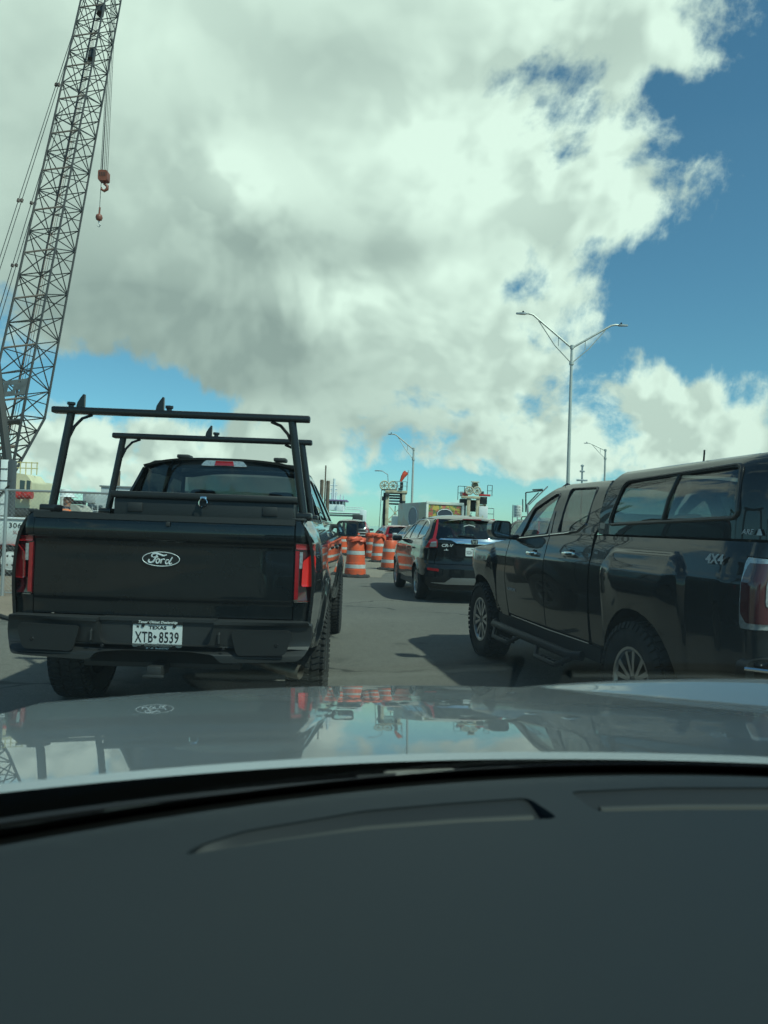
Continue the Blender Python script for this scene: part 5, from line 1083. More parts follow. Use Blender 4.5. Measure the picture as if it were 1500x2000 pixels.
for k in range(4):
    b = MB(); b.box((-0.16 + 0.10 * k, -0.225, 0.06), (0.035, 0.02, 0.22)); b.build('sheave', CRST, hk)
b = MB(); b.tube([(0.05, 0, -0.30), (0.05, 0, -0.42), (0.22, 0, -0.55), (0.22, 0, -0.72), (0.05, 0, -0.84), (-0.12, 0, -0.74), (-0.12, 0, -0.62)], [0.07, 0.08, 0.09, 0.09, 0.08, 0.07, 0.03], 10); b.build('hook', HOOKM, hk)
for j in range(5): bar('hoist_rope', (-0.20 + 0.10 * j, 0, 0.28), (0.02 + 0.05 * j - 0.05, 0.3, 16.5), 0.016, CABLE, hk)
bp_ = at(193.5, 425, 42.0); bh = thing('crane_hook', 'small red ball hook hanging below the hook block', 'crane hook', bp_)
b = MB(); b.lathe([(0.0, 0.24), (0.05, 0.22), (0.16, 0.14), (0.20, 0.0), (0.16, -0.13), (0.05, -0.2), (0, -0.21)], 'Z', 16); b.build('ball', HOOKM, bh)
b = MB(); b.tube([(0, 0, -0.2), (0, 0, -0.32), (0.09, 0, -0.42), (0.02, 0, -0.54), (-0.08, 0, -0.46)], 0.035, 8); b.build('hook', STEEL, bh); bar('hoist_rope', (0, 0, 0.2), (0.25, 0.3, 20.5), 0.016, CABLE, bh); bar('swivel', (0.0, 0, 0.2), (0.02, 0, 0.6), 0.05, HOOKM, bh)

# ------------------------------------------------------------------ yard at the left: column, trailer, fence, tanks, sheds, worker
lp = at(11, 940, 25.0); t_ = thing('steel_mast', 'tall white ribbed panel between dark steel columns at the left edge', 'steel mast', (lp.x, lp.y, 0))
b = MB(); b.box((-0.01, 0, 1.75), (0.24, 0.22, 2.92), bevel=0.01); pn_ = b.build('ribbed_panel', WHITE, t_)
for k in range(6): bar('panel_rib', (-0.13, -0.12, 0.9 + 0.40 * k), (0.115, -0.12, 0.9 + 0.40 * k), 0.014, CRST, t_)
for x, w in ((-0.24, 0.18), (0.215, 0.17)):
    b = MB(); b.box((x, 0, 1.6), (w, 0.26, 3.2), bevel=0.01); b.box((x, -0.135, 2.5), (w * 0.3, 0.02, 0.05)); b.box((x, -0.135, 2.1), (w * 0.3, 0.02, 0.05)); b.build('column', mat('column_grey', (0.06, 0.065, 0.07), 0.5), t_)
bar('column_brace', (-0.3, -0.16, 1.75), (0.2, -0.16, 2.35), 0.03, CRST, t_)
TRW = mat('trailer_white', (0.60, 0.64, 0.62), 0.42, vary=0.35, vscale=2.5, vcol=(0.45, 0.44, 0.40)); TRR = mat('trailer_red', (0.36, 0.05, 0.04), 0.45, vary=0.4, vscale=5)
tl = thing('equipment_trailer', 'white equipment trailer numbered 306 with red mudguard behind the fence', 'trailer', (-8.36, 17.1, 0.004), R(2))
b = MB(); b.box((0.6, 0, 0.965), (3.4, 1.5, 0.60), bevel=0.05); b.build('trailer_body', TRW, tl); b = MB(); b.box((0.6, 0, 1.275), (3.46, 1.56, 0.04), bevel=0.012); b.build('trailer_lid', WHITE, tl)
letters('trailer_number', '306', 0.155, INK, tl, REAR(0.115, -0.757, 1.07), bold=0.002, sx=1.1, space=1.15); letters('trailer_lettering', 'SUNBELT', 0.11, mat('faded_red', (0.38, 0.16, 0.14), 0.6), tl, REAR(0.30, -0.757, 0.93), sx=1.0)
b = MB(); b.box((-0.36, -0.76, 0.86), (0.09, 0.03, 0.12), bevel=0.01); b.build('trailer_lock', INK, tl); b = MB(); b.tube([(-0.52, -0.77, 1.18), (-0.44, -0.78, 1.21), (-0.42, -0.78, 1.05), (-0.50, -0.78, 1.0)], 0.012, 6); b.build('trailer_hose', INK, tl)
b = MB(); b.grid(lambda a, c: (0.50 * cos(pi * a), -0.92 + 0.28 * c, 0.36 + 0.34 * sin(pi * a)), 16, 3); b.box((0.6, -0.78, 0.62), (3.3, 0.06, 0.10), bevel=0.01); b.build('mudguard', TRR, tl)
WHW = mat('wheel_white', (0.62, 0.62, 0.60), 0.4); wheel(tl, 0.05, 0, 0.34, 0.2, 0.20, -1, 1, WHW, False)
tw = [o for o in tl.children if o.name.startswith('wheel')][0]; tw.rotation_euler = (0, 0, R(90)); tw.location = (0.10, -0.80, 0.34)
panel('wheel_disc', ellipse(0, 0, 0.185, 0.185, 32), lambda u, v: (0.10 + u, -0.885 - 0.03 * cos(8 * sqrt(u * u + v * v)), 0.34 + v), WHW, tl, holes=[ellipse(0.115 * cos(k * pi / 3), 0.115 * sin(k * pi / 3), 0.026, 0.026, 10) for k in range(6)], step=0.05, th=0.01)
b = MB(); b.box((0.6, 0, 0.45), (3.2, 1.2, 0.14), bevel=0.02); b.box((2.6, -0.3, 0.2), (0.08, 0.08, 0.4)); b.box((-1.0, -0.3, 0.2), (0.08, 0.08, 0.4)); b.build('trailer_frame', CRST, tl)
t_ = thing('chain_link_fence', 'chain link fence with galvanised posts and top rail along the yard', 'fence', (-6.35, 12.3, 0))
FENX = (-2.7, 0.0, 2.7)
for x in (-2.75, 0.0, 1.75, 3.45): bar('fence_post', (x, 0, 0), (x, 0, 1.80), 0.030, STEEL, t_)
bar('top_rail', (-2.8, 0, 1.78), (3.45, 0, 1.78), 0.020, STEEL, t_); bar('bottom_rail', (-2.8, 0, 0.06), (3.45, 0, 0.06), 0.010, STEEL, t_)
cm = MB(); pit = 0.070
def clipseg(c, sg):                                               # one wire x = c + sg*z cut to the fence's field
    z0, z1 = 0.05, 1.78; xs = [(-2.8, 3.45)]
    za, zb = sorted(((-2.8 - c) / sg, (3.45 - c) / sg)); za, zb = max(za, z0), min(zb, z1)
    return (c + sg * za, za, c + sg * zb, zb) if zb - za > 0.02 else None
for sg in (1, -1):
    n = int((6.25 + 1.8) / pit)
    for i in range(n):
        c = (-2.8 - 1.75 if sg > 0 else -2.8) + pit * i; q = clipseg(c, sg)
        if q: cm.tube([(q[0], sg * 0.003, q[1]), (q[2], sg * 0.003, q[3])], 0.0018, 3, cap=False)
cm.build('wire_mesh', STEEL, t_, kind='stuff')
def tank(label, px, py, y, r, h):
    p = at(px, py, y); t = thing('storage_tank', label, 'storage tank', (p.x, p.y, 0), 0, 'white tanks of the yard')
    b = MB(); b.lathe([(0, 0), (r, 0), (r, h - 0.08), (r * 0.96, h - 0.03), (0, h)], 'Z', 24); b.build('tank_shell', WHITE, t); b = MB(); b.lathe([(r + 0.004, h - 0.14), (r + 0.03, h - 0.12), (r + 0.004, h - 0.10)], 'Z', 24); b.build('tank_rim', STEEL, t)
tank('white upright tank right of the crane cab', 79, 960, 34, 0.19 * 1.0 + 0.2, 2.75); tank('white upright tank behind the worker in the hard hat', 128, 955, 34, 0.22, 2.62)
p = at(188, 975, 40); t_ = thing('site_office', 'small grey office block with two rows of windows beyond the fence', 'building', (p.x, p.y, 0))
OFW = mat('office_wall', (0.40, 0.42, 0.42), 0.6, vary=0.2); WIN = mat('office_glass', (0.06, 0.075, 0.08), 0.1)
b = MB(); b.box((0.25, 1.0, 1.05), (1.45, 2.0, 2.1), bevel=0.03); b.build('wall', OFW, t_); b = MB(); b.box((-0.28, 0.95, 2.35), (0.5, 2.1, 0.5), bevel=0.02); b.build('roof_block', OFW, t_); b = MB(); b.box((-0.6, -0.1, 1.3), (0.14, 0.14, 2.6), bevel=0.01); b.build('corner_post', STEEL, t_)
for j, z in enumerate((1.42, 1.86)):
    for k in range(4 if j == 0 else 3):
        b = MB(); b.box((-0.32 + 0.29 * k, -0.012, z), (0.20, 0.03, 0.26), bevel=0.004); w_ = b.build('window', WIN, t_)
        b = MB(); b.box((-0.32 + 0.29 * k, -0.02, z - 0.16), (0.24, 0.05, 0.03)); b.build('sill', WHITE, w_)
def shed(label, px0, px1, pyt, y, m, name='shed', dep=6):
    a, c = at(px0, pyt, y), at(px1, pyt, y); w, h = c.x - a.x, (a.z + c.z) / 2
    t = thing(name, label, 'building', ((a.x + c.x) / 2, y, 0)); b = MB(); b.box((0, dep / 2, h / 2), (w, dep, h), bevel=0.05); b.build('wall', m, t); b = MB(); b.box((0, dep / 2, h + 0.06), (w + 0.2, dep + 0.2, 0.12), bevel=0.02); b.build('roof', STEEL, t)
    n = max(2, int(w / 1.2))
    for k in range(1, n): 
        b = MB(); b.box((-w / 2 + w * k / n, -0.015, h / 2), (0.06, 0.03, h * 0.98)); b.build('cladding_joint', STEEL, t)
shed('pale grey flat roofed shed behind the office block', 197, 330, 953, 60, mat('shed_grey', (0.46, 0.49, 0.50), 0.6)); shed('long low white shed far behind the crane', -250, 150, 985, 85, mat('shed_white', (0.55, 0.56, 0.55), 0.6, vary=0.3, vscale=0.5), dep=12)
PILE = mat('timber_pile', (0.16, 0.115, 0.085), 0.8, vary=0.6, vscale=2)
def pile(label, px, pyt, y, r):
    p = at(px, pyt, y); b = MB(); b.tube([(0, 0, 0), (0, 0, p.z)], [r, r * 0.92], 10); b.lathe([(r * 1.02, p.z - 0.3), (r * 1.05, p.z - 0.25), (r * 1.02, p.z - 0.2)], 'Z', 10); o = b.build('mooring_pile', PILE); o.location = (p.x, p.y, 0); tag(o, label, 'pile', 'mooring piles')
pile('brown mooring pile showing beside the ladder rack front post', 232, 920, 62, 0.16); pile('thick brown mooring pile left of the ferry mast', 629, 937, 100, 0.26); pile('tallest thin mooring pile beside the ferry', 636.5, 909, 100, 0.10); pile('thick brown mooring pile nearest the ferry bridge', 641, 939, 100, 0.26)
# worker in hard hat and orange vest
def skin_body(name, joints, edges, root, m, parent, sub=2):
    me = bpy.data.meshes.new(name); me.from_pydata([j[0] for j in joints], edges, []); o = link(name, me, parent)
    o.modifiers.new('skin', 'SKIN'); 
    for i, v in enumerate(me.skin_vertices[0].data): rr = joints[i][1]; v.radius = (rr, rr) if not isinstance(rr, tuple) else rr; v.use_root = (i == root)
    sm = o.modifiers.new('sub', 'SUBSURF'); sm.levels = sm.render_levels = sub
    o.modifiers['skin'].use_smooth_shade = True
    bpy.context.view_layer.update(); e = o.evaluated_get(bpy.context.evaluated_depsgraph_get()); m2 = bpy.data.meshes.new_from_object(e); o.modifiers.clear(); o.data = m2; m2.materials.clear(); m2.materials.append(m)
    return o
WKP = at(130, 958, 14.0)
wk_ = thing('person', 'worker in white hard hat and orange vest standing behind the fence', 'person', (WKP.x, WKP.y, 0.0), R(-70))
SKIN = mat('skin', (0.36, 0.17, 0.11), 0.55); NAVY = mat('navy_cloth', (0.018, 0.022, 0.04), 0.85); VEST = mat('orange_vest', (0.85, 0.16, 0.03), 0.7); LIME = mat('lime_tape', (0.55, 0.75, 0.08), 0.6)
J = [((0, 0, 0.98), (0.15, 0.11)), ((0, 0, 1.18), (0.145, 0.105)), ((0, 0.0, 1.38), (0.165, 0.105)), ((0, 0, 1.50), (0.07, 0.065)), ((0, 0.01, 1.58), (0.055, 0.06)), ((0, 0.03, 1.66), (0.075, 0.092)), ((0, 0.025, 1.75), (0.07, 0.09))]
E_ = [(0, 1), (1, 2), (2, 3), (3, 4), (4, 5), (5, 6)]
for s in (-1, 1):
    i = len(J); J += [((s * 0.10, 0, 0.90), 0.095), ((s * 0.11, 0.01, 0.50), 0.06), ((s * 0.12, -0.02, 0.10), 0.045), ((s * 0.13, 0.12, 0.04), 0.04)]; E_ += [(0, i), (i, i + 1), (i + 1, i + 2), (i + 2, i + 3)]
    i = len(J); J += [((s * 0.20, 0, 1.43), 0.06), ((s * 0.26, -0.02, 1.16), 0.045), ((s * 0.24, 0.16, 1.0), 0.034), ((s * 0.24, 0.24, 0.98), (0.03, 0.02))]; E_ += [(2, i), (i, i + 1), (i + 1, i + 2), (i + 2, i + 3)]
    for f in range(5):
        k = len(J); fx = s * 0.24 + (f - 2) * 0.018; J += [((fx, 0.30 - (0.03 if f in (0, 4) else 0), 0.97), 0.009), ((fx, 0.335 - (0.035 if f in (0, 4) else 0), 0.945), 0.008)]; E_ += [(i + 3, k), (k, k + 1)]
bd = skin_body('body', J, E_, 0, SKIN, wk_)
b = MB(); b.lathe([(0.135, 1.735), (0.155, 1.74), (0.128, 1.76), (0.12, 1.81), (0.085, 1.855), (0, 1.87)], 'Z', 20, (0, 0.02, 0)); b.box((0, 0.15, 1.742), (0.17, 0.10, 0.012), bevel=0.005); b.build('hard_hat', WHITE, wk_)
b = MB(); b.box((0, 0.118, 1.672), (0.022, 0.03, 0.04), bevel=0.008)
for s in (-1, 1): b.lathe([(0, 0.02), (0.03, 0.01), (0.03, -0.01), (0, -0.02)], 'X', 12, (s * 0.085, 0.02, 1.66))
b.build('face_and_ears', SKIN, wk_)
b = MB(); b.box((0, 0.118, 1.70), (0.12, 0.015, 0.03), bevel=0.006); b.build('glasses', INK, wk_)
b = MB(); b.lathe([(0.0, 1.52), (0.105, 1.50), (0.175, 1.43), (0.195, 1.30), (0.185, 1.10), (0.18, 0.92), (0.165, 0.92)], 'Z', 20); 
for i, v in enumerate(b.v): b.v[i] = (v[0] * 1.08, v[1] * 0.78, v[2])
b.build('vest', VEST, wk_)
b = MB()
for z in (1.05, 1.22): b.lathe([(0.192, z), (0.195, z + 0.05)], 'Z', 20)
for i, v in enumerate(b.v): b.v[i] = (v[0] * 1.10, v[1] * 0.80, v[2])
b.build('vest_tape', LIME, wk_)
b = MB()
for s in (-1, 1): b.tube([(s * 0.10, 0, 0.95), (s * 0.11, 0.01, 0.50), (s * 0.12, -0.02, 0.08)], [0.115, 0.085, 0.075], 12); b.tube([(s * 0.17, 0, 1.45), (s * 0.255, -0.02, 1.18), (s * 0.25, 0.08, 1.07)], [0.08, 0.065, 0.055], 10)
b.tube([(0, 0, 1.50), (0, 0.005, 1.56)], [0.085, 0.075], 12); b.build('work_clothes', NAVY, wk_)
p = at(86, 998, 13.4); t_ = thing('traffic_cone', 'orange cone with lime stripe behind the left corner of the black pickup', 'traffic cone', (p.x, p.y, 0)); b = MB(); b.lathe([(0, 1.50), (0.05, 1.50), (0.17, 0.05), (0.17, 0)], 'Z', 16); b.box((0, 0, 0.03), (0.45, 0.45, 0.05), bevel=0.02); b.build('cone', VEST, t_); b = MB(); b.lathe([(0.075, 1.25), (0.095, 1.05)], 'Z', 16); b.build('stripe', LIME, t_)
p = at(150, 985, 15.0); t_ = thing('compressor', 'beige covered machine beside the worker behind the fence', 'machine', (p.x, p.y, 0)); BEI = mat('beige_cover', (0.36, 0.34, 0.29), 0.6, vary=0.3)
b = MB(); b.prism(smooth_poly([(-0.25, 0.2), (0.25, 0.2), (0.25, 1.45), (0.12, 1.60), (-0.05, 1.62), (-0.22, 1.50)], 0.06), lambda u, v, d: (u, d, v), -0.3, 0.3); b.build('cover', BEI, t_); b = MB(); b.box((0.05, -0.1, 1.66), (0.3, 0.2, 0.08), bevel=0.02); b.build('top_box', INK, t_); b = MB(); b.box((0, 0, 0.1), (0.5, 0.5, 0.2), bevel=0.02); b.build('skid', CRST, t_)
b = MB(); hp_ = [ground_at(px_, py_) for px_, py_ in ((-60, 1200), (-20, 1206), (0, 1207), (18, 1213), (60, 1216))]; b.tube([(q.x, q.y, 0.03) for q in hp_], 0.028, 8); tag(b.build('streak', RUBBER), 'black hose lying on the ground left of the black pickup', 'streak')  # a thin black tube draws the dark line along the ground
# ------------------------------------------------------------------ ferry landing: lift towers, windsock, box lorry, ferry, signs
TWC = mat('tower_cream', (0.58, 0.50, 0.34), 0.5, vary=0.6, vscale=1.2, vcol=(0.24, 0.15, 0.09)); TWD = mat('tower_dark', (0.035, 0.04, 0.04), 0.6); PALEM = mat('sheave_cream', (0.55, 0.52, 0.40), 0.5, vary=0.4, vscale=3)
def boxpart(t, name, c, d, m, bev=0.02):
    b = MB(); b.box(c, d, bevel=bev); return b.build(name, m, t)
def sheave(t, x, y, z, r):
    b = MB(); b.tube([(x + r * cos(pi * k / 10), y, z + r * sin(pi * k / 10)) for k in range(21)], 0.09, 6, cap=False)
    for k in range(4): b.tube([(x + r * cos(pi * k / 4), y, z + r * sin(pi * k / 4)), (x - r * cos(pi * k / 4), y, z - r * sin(pi * k / 4))], 0.06, 5)
    b.lathe([(0.12, -0.12), (0.12, 0.12)], 'Y', 10, (x, y, z)); return b.build('sheave', PALEM, t)
tw = thing('lift_tower', 'rusty cream lift tower with cross bracing under the orange windsock', 'tower', (1.30, 90.0, 0))
for x in (-0.95, 1.05):
    for y in (-0.7, 0.9): boxpart(tw, 'tower_leg', (x, y, 2.75), (0.40, 0.40, 5.5), TWC if y < 0 else TWD)
    boxpart(tw, 'leg_channel', (x - 0.34, -0.50, 2.75), (0.30, 0.4, 5.4), TWD)
boxpart(tw, 'top_beam', (0.1, -0.75, 5.62), (2.7, 0.5, 0.30), TWC); boxpart(tw, 'top_beam', (0.1, 0.85, 5.55), (2.7, 0.5, 0.30), TWD); boxpart(tw, 'foot_beam', (0.05, -0.72, 1.95), (2.2, 0.3, 0.28), TWC)
for z in (5.15, 4.85, 4.5, 4.15): boxpart(tw, 'counterweight_slab', (0.05, 0.0, z), (1.55, 0.8, 0.20), TWD if z != 4.5 else STEEL)
for a, c in (((-0.8, 2.1), (0.9, 3.95)), ((0.9, 2.1), (-0.8, 3.95))): bar('cross_brace', (a[0], -0.6, a[1]), (c[0], -0.6, c[1]), 0.045, TWC, tw)
bar('cross_brace', (0.05, -0.6, 2.1), (0.05, -0.6, 3.9), 0.05, TWD, tw); boxpart(tw, 'gusset', (0.05, -0.66, 3.02), (0.3, 0.05, 0.3), TWC)
boxpart(tw, 'platform', (-0.75, 0, 5.85), (1.8, 1.8, 0.10), TWD); boxpart(tw, 'bracket', (-1.35, -0.6, 4.75), (0.55, 0.4, 0.5), TWD)
for x in (-1.35, -0.30): sheave(tw, x, -0.8, 6.35, 0.52)
for x in (0.2, 0.9, 1.35): bar('railing', (x, -0.9, 5.8), (x, -0.9, 6.9), 0.03, STEEL, tw)
for z in (6.35, 6.88): bar('railing', (-0.2, -0.9, z), (1.38, -0.9, z), 0.03, STEEL, tw)
for x, z, w, h in ((-0.95, 5.2, 0.5, 0.4), (1.05, 4.3, 0.45, 0.5), (0.6, 5.95, 0.5, 0.3), (1.05, 2.9, 0.25, 0.5)): boxpart(tw, 'machinery', (x, -0.95, z), (w, 0.3, h), TWD)
boxpart(tw, 'motor', (0.72, -0.6, 6.45), (0.34, 0.4, 0.75), TWD)
for x in (-1.62, -1.30): bar('lift_cable', (x - 0.05, -0.8, 6.3), (x - 0.25, -0.8, 0.4), 0.035, CABLE, tw)
bar('lamp_bracket', (-0.9, -0.6, 6.7), (-1.0, -0.6, 7.7), 0.05, STEEL, tw); bar('lamp_bracket', (-1.0, -0.6, 7.7), (-1.75, -0.6, 8.15), 0.05, STEEL, tw); boxpart(tw, 'floodlight', (-2.15, -0.6, 8.12), (0.9, 0.3, 0.12), STEEL)
for k in range(3): 
    b = MB(); z0 = 3.6 - 0.7 * k; b.tube([(1.25 + 1.9 * q / 8, -0.6, z0 - 0.5 * sin(pi * q / 8) * (0.6 + 0.4 * k) + 0.15 * q / 8) for q in range(9)], 0.03, 5); b.build('hanging_cable', CABLE, tw)
bar('windsock_pole', (1.42, -0.95, 5.6), (1.48, -0.95, 8.3), 0.04, STEEL, tw)
ws = thing('windsock', 'orange windsock drooping from the pole on the lift tower', 'windsock', at(793, 927, 89.0)); b = MB(); b.tube([(0.05, 0, 0.30), (-0.12, 0, 0.12), (-0.38, 0, -0.30), (-0.62, 0, -0.85)], [0.30, 0.33, 0.25, 0.14], 14, cap=False); b.build('sleeve', mat('windsock_orange', (0.85, 0.10, 0.05), 0.6), ws); b = MB(); b.tube([(0.30 * cos(k * pi / 8), 0.30 * sin(k * pi / 8), 0.32) for k in range(17)], 0.03, 5); b.build('hoop', STEEL, ws)
REDB = mat('red_beam', (0.50, 0.04, 0.035), 0.5)
t2 = thing('lift_tower', 'cream lift tower with red beams and railed platform behind the box lorry', 'tower', (9.7, 80.0, 0))
for x in (-0.55, 0.45): boxpart(t2, 'tower_leg', (x, -0.5, 2.4), (0.36, 0.4, 4.8), TWC)
for x, z, w, h, m_ in ((-0.05, 3.9, 0.7, 1.2, TWD), (-1.0, 3.3, 0.5, 1.5, STEEL), (0.95, 3.95, 1.0, 0.3, TWC), (-0.1, 4.45, 1.6, 0.25, TWD), (1.3, 4.0, 0.25, 1.6, TWC), (-0.75, 5.25, 0.35, 0.5, REDB), (0.95, 5.35, 0.4, 0.4, TWD), (-1.2, 5.2, 0.4, 0.5, STEEL)): boxpart(t2, 'machinery', (x, 0.3, z), (w, 0.6, h), m_)
boxpart(t2, 'tower_leg', (-1.25, 0.4, 2.3), (0.4, 0.4, 4.6), TWD); boxpart(t2, 'top_beam', (-0.35, -0.55, 4.82), (2.0, 0.5, 0.26), TWC); boxpart(t2, 'control_cabin', (1.05, -0.3, 3.15), (0.95, 0.9, 1.5), WHITE); boxpart(t2, 'machine_box', (-0.85, 0, 4.3), (1.2, 0.7, 0.7), TWD); boxpart(t2, 'machine_box', (1.1, 0.2, 4.55), (0.8, 0.7, 0.8), TWD)
boxpart(t2, 'red_beam', (1.15, -0.6, 5.10), (1.25, 0.3, 0.22), REDB); boxpart(t2, 'red_beam', (1.75, -0.6, 2.45), (1.2, 0.3, 0.16), REDB); boxpart(t2, 'red_beam', (-0.95, -0.6, 5.12), (0.6, 0.3, 0.2), REDB)
for x in (-0.55, 0.30): sheave(t2, x, -0.8, 5.55, 0.40)
b = MB(); b.lathe([(0, 0.4), (0.25, 0.3), (0.4, 0.0), (0.3, -0.3)], 'Y', 12, (0.15, 0, 6.2)); b.box((0.15, 0, 6.55), (0.9, 0.4, 0.1), bevel=0.03); b.tube([(-0.3, 0, 5.3), (0.15, 0, 6.6), (0.6, 0, 5.3)], 0.06, 6); b.build('winch_drum', PALEM, t2)
for x0, x1, z0, z1 in ((-1.75, -1.05, 4.5, 6.0), (1.45, 1.95, 5.0, 6.2), (1.5, 2.2, 2.5, 3.7)):
    for x in (x0, x1): bar('railing', (x, -0.6, z0), (x, -0.6, z1), 0.035, STEEL if x0 > 1.46 else TWD, t2)
    for z in (z1, (z0 + z1) / 2): bar('railing', (x0, -0.6, z), (x1, -0.6, z), 0.03, TWD, t2)
bar('railing', (-1.05, -0.6, 6.0), (0.0, -0.6, 6.0), 0.025, TWD, t2)
for k in range(4): bar('ladder_rung', (0.55, -0.75, 1.5 + 0.4 * k), (1.0, -0.75, 1.5 + 0.4 * k), 0.03, RAILY, t2)
for x in (0.55, 1.0): bar('ladder_stile', (x, -0.75, 1.0), (x, -0.75, 2.9), 0.035, RAILY, t2)
t3 = thing('gangway_frame', 'dark steel gangway frame with a light head behind the right pickup windscreen', 'gangway', (at(1040, 970, 60).x, 60.0, 0)); g0 = at(1040, 970, 60).x
def G(px_, py_): q = at(px_, py_, 60.0); return (q.x - g0, 0, q.z)
for a, c, r in (((1027, 1000), (1027, 962), 0.06), ((1027, 962), (1062, 958), 0.05), ((1030, 985), (1052, 962), 0.05), ((1021, 1000), (1021, 975), 0.05), ((1040, 957), (1060, 956), 0.07), ((1033, 986), (1070, 950), 0.06)): bar('frame_bar', G(*a), G(*c), r, TWD if a[0] != 1033 else STEEL, t3)
bar('frame_leg', (0, 0, 0), G(1030, 985), 0.1, STEEL, t3)
p = at(1137, 925, 130); mt = thing('radio_mast', 'slim grey radio mast far behind the right pickup cab', 'mast', (p.x, p.y, 0)); bar('mast_pole', (0, 0, 0), (0, 0, p.z + 1.6), 0.16, STEEL, mt)
for z, w in ((p.z + 1.4, 0.5), (p.z + 0.4, 0.8), (p.z - 1.2, 1.9)): boxpart(mt, 'aerial', (0, 0, z), (w, 0.4, 0.3), STEEL)
# box lorry with printed sides
lr = thing('box_lorry', 'box lorry with a colourful printed fruit panel and round badge on its rear', 'lorry', (3.48, 42.0, 0), R(17))
def print_mat(name, base, sc=3.2):
    m = bpy.data.materials.new(name); m.use_nodes = True; S.T = m.node_tree; bb_ = S.T.nodes['Principled BSDF']; bb_.inputs['Roughness'].default_value = 0.45
    v = S.T.nodes.new('ShaderNodeTexVoronoi'); v.inputs['Scale'].default_value = sc; pq = S(S.T.nodes.new('ShaderNodeTexCoord').outputs['Object']); wq = S.T.nodes.new('ShaderNodeVectorMath'); wq.operation = 'MULTIPLY_ADD'; S.T.links.new(noise(pq, 4.0, 4, 0.7).outputs['Color'], wq.inputs[0]); wq.inputs[1].default_value = (0.5, 0.5, 0.5); put(wq.inputs[2], pq); S.T.links.new(wq.outputs[0], v.inputs['Vector'])
    r = S.T.nodes.new('ShaderNodeValToRGB'); S.T.links.new(v.outputs['Color'], r.inputs[0]); e = r.color_ramp.elements
    cols = base; e[0].color = (*cols[0], 1); e[1].color = (*cols[-1], 1)
    for i, c in enumerate(cols[1:-1]): q = e.new((i + 1) / (len(cols) - 1)); q.color = (*c, 1)
    r.color_ramp.interpolation = 'CONSTANT'; S.T.links.new(r.outputs[0], bb_.inputs['Base Color']); return m
FRUIT = print_mat('printed_fruit', [(0.12, 0.20, 0.05), (0.42, 0.10, 0.07), (0.45, 0.33, 0.06), (0.10, 0.16, 0.06), (0.22, 0.30, 0.08), (0.40, 0.22, 0.07)], 6.5); FADED = print_mat('printed_side', [(0.38, 0.42, 0.30), (0.45, 0.36, 0.30), (0.42, 0.44, 0.38), (0.48, 0.42, 0.28), (0.36, 0.28, 0.26)], 1.1)
LWH = mat('lorry_white', (0.62, 0.63, 0.56), 0.45)
boxpart(lr, 'cargo_body', (0, 2.6, 1.85), (2.24, 5.2, 2.0), FADED, 0.02); b = MB()
for c, d in (((0, -0.03, 2.80), (2.30, 0.10, 0.16)), ((-1.09, -0.03, 1.85), (0.14, 0.10, 1.75)), ((1.09, -0.03, 1.85), (0.14, 0.10, 1.75)), ((0, -0.03, 0.92), (2.30, 0.10, 0.12))): b.box(c, d, bevel=0.01)
b.build('rear_frame', LWH, lr); dr = boxpart(lr, 'rear_door', (0, -0.01, 1.86), (2.0, 0.04, 1.70), FRUIT, 0.005)
for k in range(1, 5): boxpart(lr, 'door_joint', (0, -0.033, 1.0 + 0.34 * k), (2.0, 0.006, 0.012), TRIM, 0)
b = MB(); b.prism(ellipse(0.0, 2.20, 0.50, 0.30, 28), lambda u, v, d: (u, -0.034 - d, v), 0, 0.006); b.build('round_badge', mat('badge_dark', (0.03, 0.04, 0.06), 0.5), dr); b = MB(); b.tube([(0.46 * cos(k * pi / 16), -0.042, 2.20 + 0.265 * sin(k * pi / 16)) for k in range(33)], 0.02, 5); b.build('badge_ring', WHITE, dr)
b = MB(); b.prism(ellipse(2.3, 2.0, 0.75, 0.55, 24), lambda u, v, d: (-1.123 - d, u, v), 0, 0.006); b.build('side_badge', mat('badge_blue_grey', (0.16, 0.18, 0.22), 0.5), lr); b = MB(); b.tube([(-1.13, 2.3 + 0.8 * cos(k * pi / 14), 2.0 + 0.6 * sin(k * pi / 14)) for k in range(29)], 0.03, 5); b.build('side_badge_ring', WHITE, lr)
b = MB(); b.box((0, 6.3, 1.25), (2.0, 1.5, 1.7), bevel=0.15); b.build('lorry_cab', LWH, lr); boxpart(lr, 'lorry_frame', (0, 3.2, 0.62), (1.2, 7.0, 0.25), DARK)
for y in (1.2, 6.2):
    for s in (1, -1): wheel(lr, s * 0.9, y, 0.40, 0.26, 0.22, s, 6, STEEL, False)
# ferry
fy = thing('ferry', 'white car ferry with purple topped wheelhouse moored beyond the landing', 'ferry', (-8.0, 121.0, 0)); FW_ = mat('ferry_white', (0.70, 0.74, 0.74), 0.45)
def Q(px_, py_): q = at(px_, py_, 120.0); return (q.x + 8.0, q.z)
def fbox(name, x0, y0, x1, y1, d, m, dep=6.0, off=0.0):
    a, c = Q(x0, y0), Q(x1, y1); b = MB(); b.box(((a[0] + c[0]) / 2, off + dep / 2, (a[1] + c[1]) / 2), (abs(c[0] - a[0]), dep, abs(a[1] - c[1])), bevel=0.06); return b.build(name, m, fy)
fbox('deck_span', 540, 996, 708, 1003.5, 0, FW_, 9); fbox('deck_shadow', 540, 1003, 700, 1006, 0, mat('ferry_grey', (0.30, 0.33, 0.31), 0.6), 8.6, 0.3); fbox('ferry_pier', 703, 996, 713, 1040, 0, FW_, 5); fbox('ferry_pier', 540, 996, 556, 1040, 0, FW_, 5); fbox('hull', 530, 1030, 716, 1048, 0, FW_, 9)
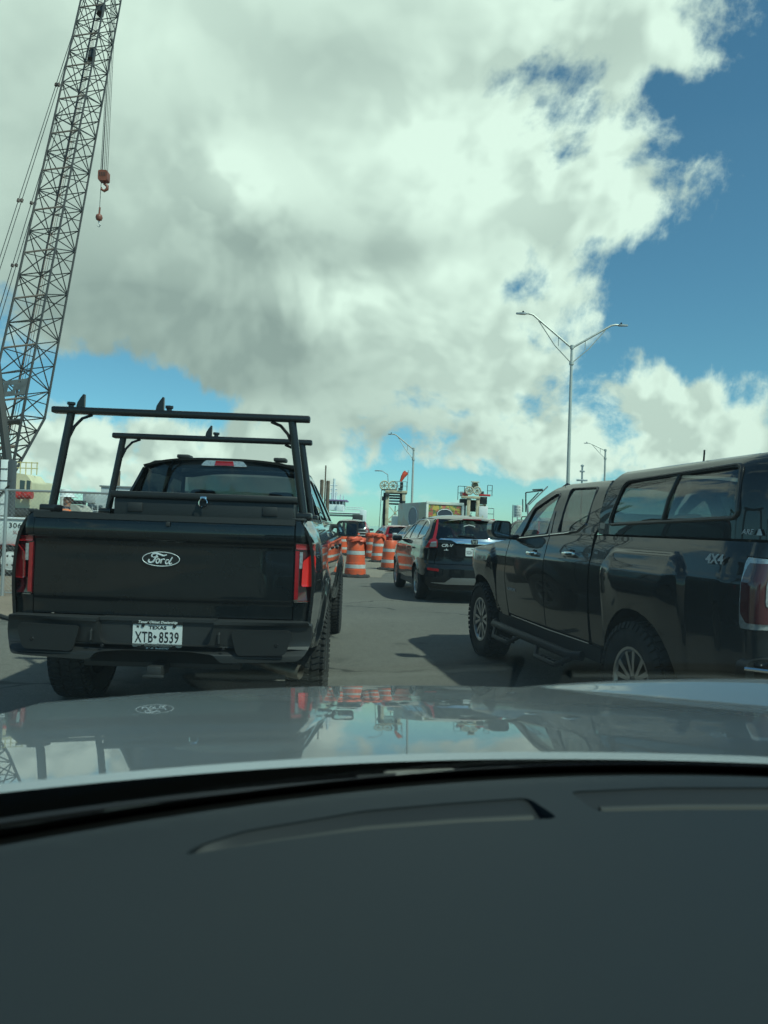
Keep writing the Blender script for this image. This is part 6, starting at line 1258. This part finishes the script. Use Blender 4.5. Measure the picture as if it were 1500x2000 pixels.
fbox('wheelhouse_base', 640, 984, 669, 996.5, 0, FW_, 5, 1.0); fbox('wheelhouse', 636, 978, 671, 987, 0, WIN, 4.4, 1.4); fbox('wheelhouse_roof', 632, 974, 677, 978.5, 0, mat('purple_paint', (0.22, 0.16, 0.30), 0.5), 5.6, 0.8); fbox('stair_house', 656, 985, 670, 998, 0, FW_, 2, 0.6); fbox('container', 689, 1005, 708, 1020, 0, TWD, 3, -2)
for k in range(5):
    a, c = Q(642 + 6.5 * k, 987), Q(640 + 7.2 * k, 978); bar('window_post', (a[0], 1.32, a[1]), (c[0], 1.25, c[1]), 0.09, FW_, fy)
for k in range(9): a, c = Q(668 + 5 * k, 997), Q(668 + 5 * k, 988.5 + 0.5 * k); bar('deck_rail', (a[0], 0.2, a[1]), (c[0], 0.2, c[1]), 0.05, FW_, fy)
for z in (989, 993): a, c = Q(667, z), Q(709, z + 2.5); bar('deck_rail', (a[0], 0.2, a[1]), (c[0], 0.2, c[1]), 0.05, FW_, fy)
for px_, y0, y1, r in ((649, 974, 932, 0.20), (645, 974, 950, 0.12), (653, 974, 958, 0.12), (662, 974, 964, 0.10), (668, 976, 966, 0.08)): a, c = Q(px_, y0), Q(px_ + 1, y1); bar('mast', (a[0], 3, a[1]), (c[0], 3, c[1]), r, FW_, fy)
for y in (945, 953, 961): a, c = Q(642, y), Q(656, y + 0.5); bar('mast_spreader', (a[0], 3, a[1]), (c[0], 3, c[1]), 0.10, FW_, fy)
# board sign over the traffic
sp = at(1011, 998, 40.0); sg = thing('road_sign', 'white board sign with four lines of black lettering above the grey car', 'road sign', (sp.x, 40.0, 0)); boxpart(sg, 'sign_board', (0, 0, sp.z - 0.02), (0.44, 0.03, 0.66), mat('sign_white', (0.70, 0.72, 0.66), 0.5), 0.004)
for k, w in enumerate(('STOP', 'ON A', 'FERRY', 'RAMP')): letters('sign_lettering', w, 0.13, mat('sign_ink', (0.06, 0.07, 0.07), 0.6), sg, REAR(0, -0.018, sp.z + 0.16 - 0.145 * k), sx=0.95 if k != 2 else 0.85)
for x in (-0.26, 0.0): bar('sign_post', (x, 0.03, 0), (x, 0.03, sp.z + 0.33), 0.025, STEEL, sg)
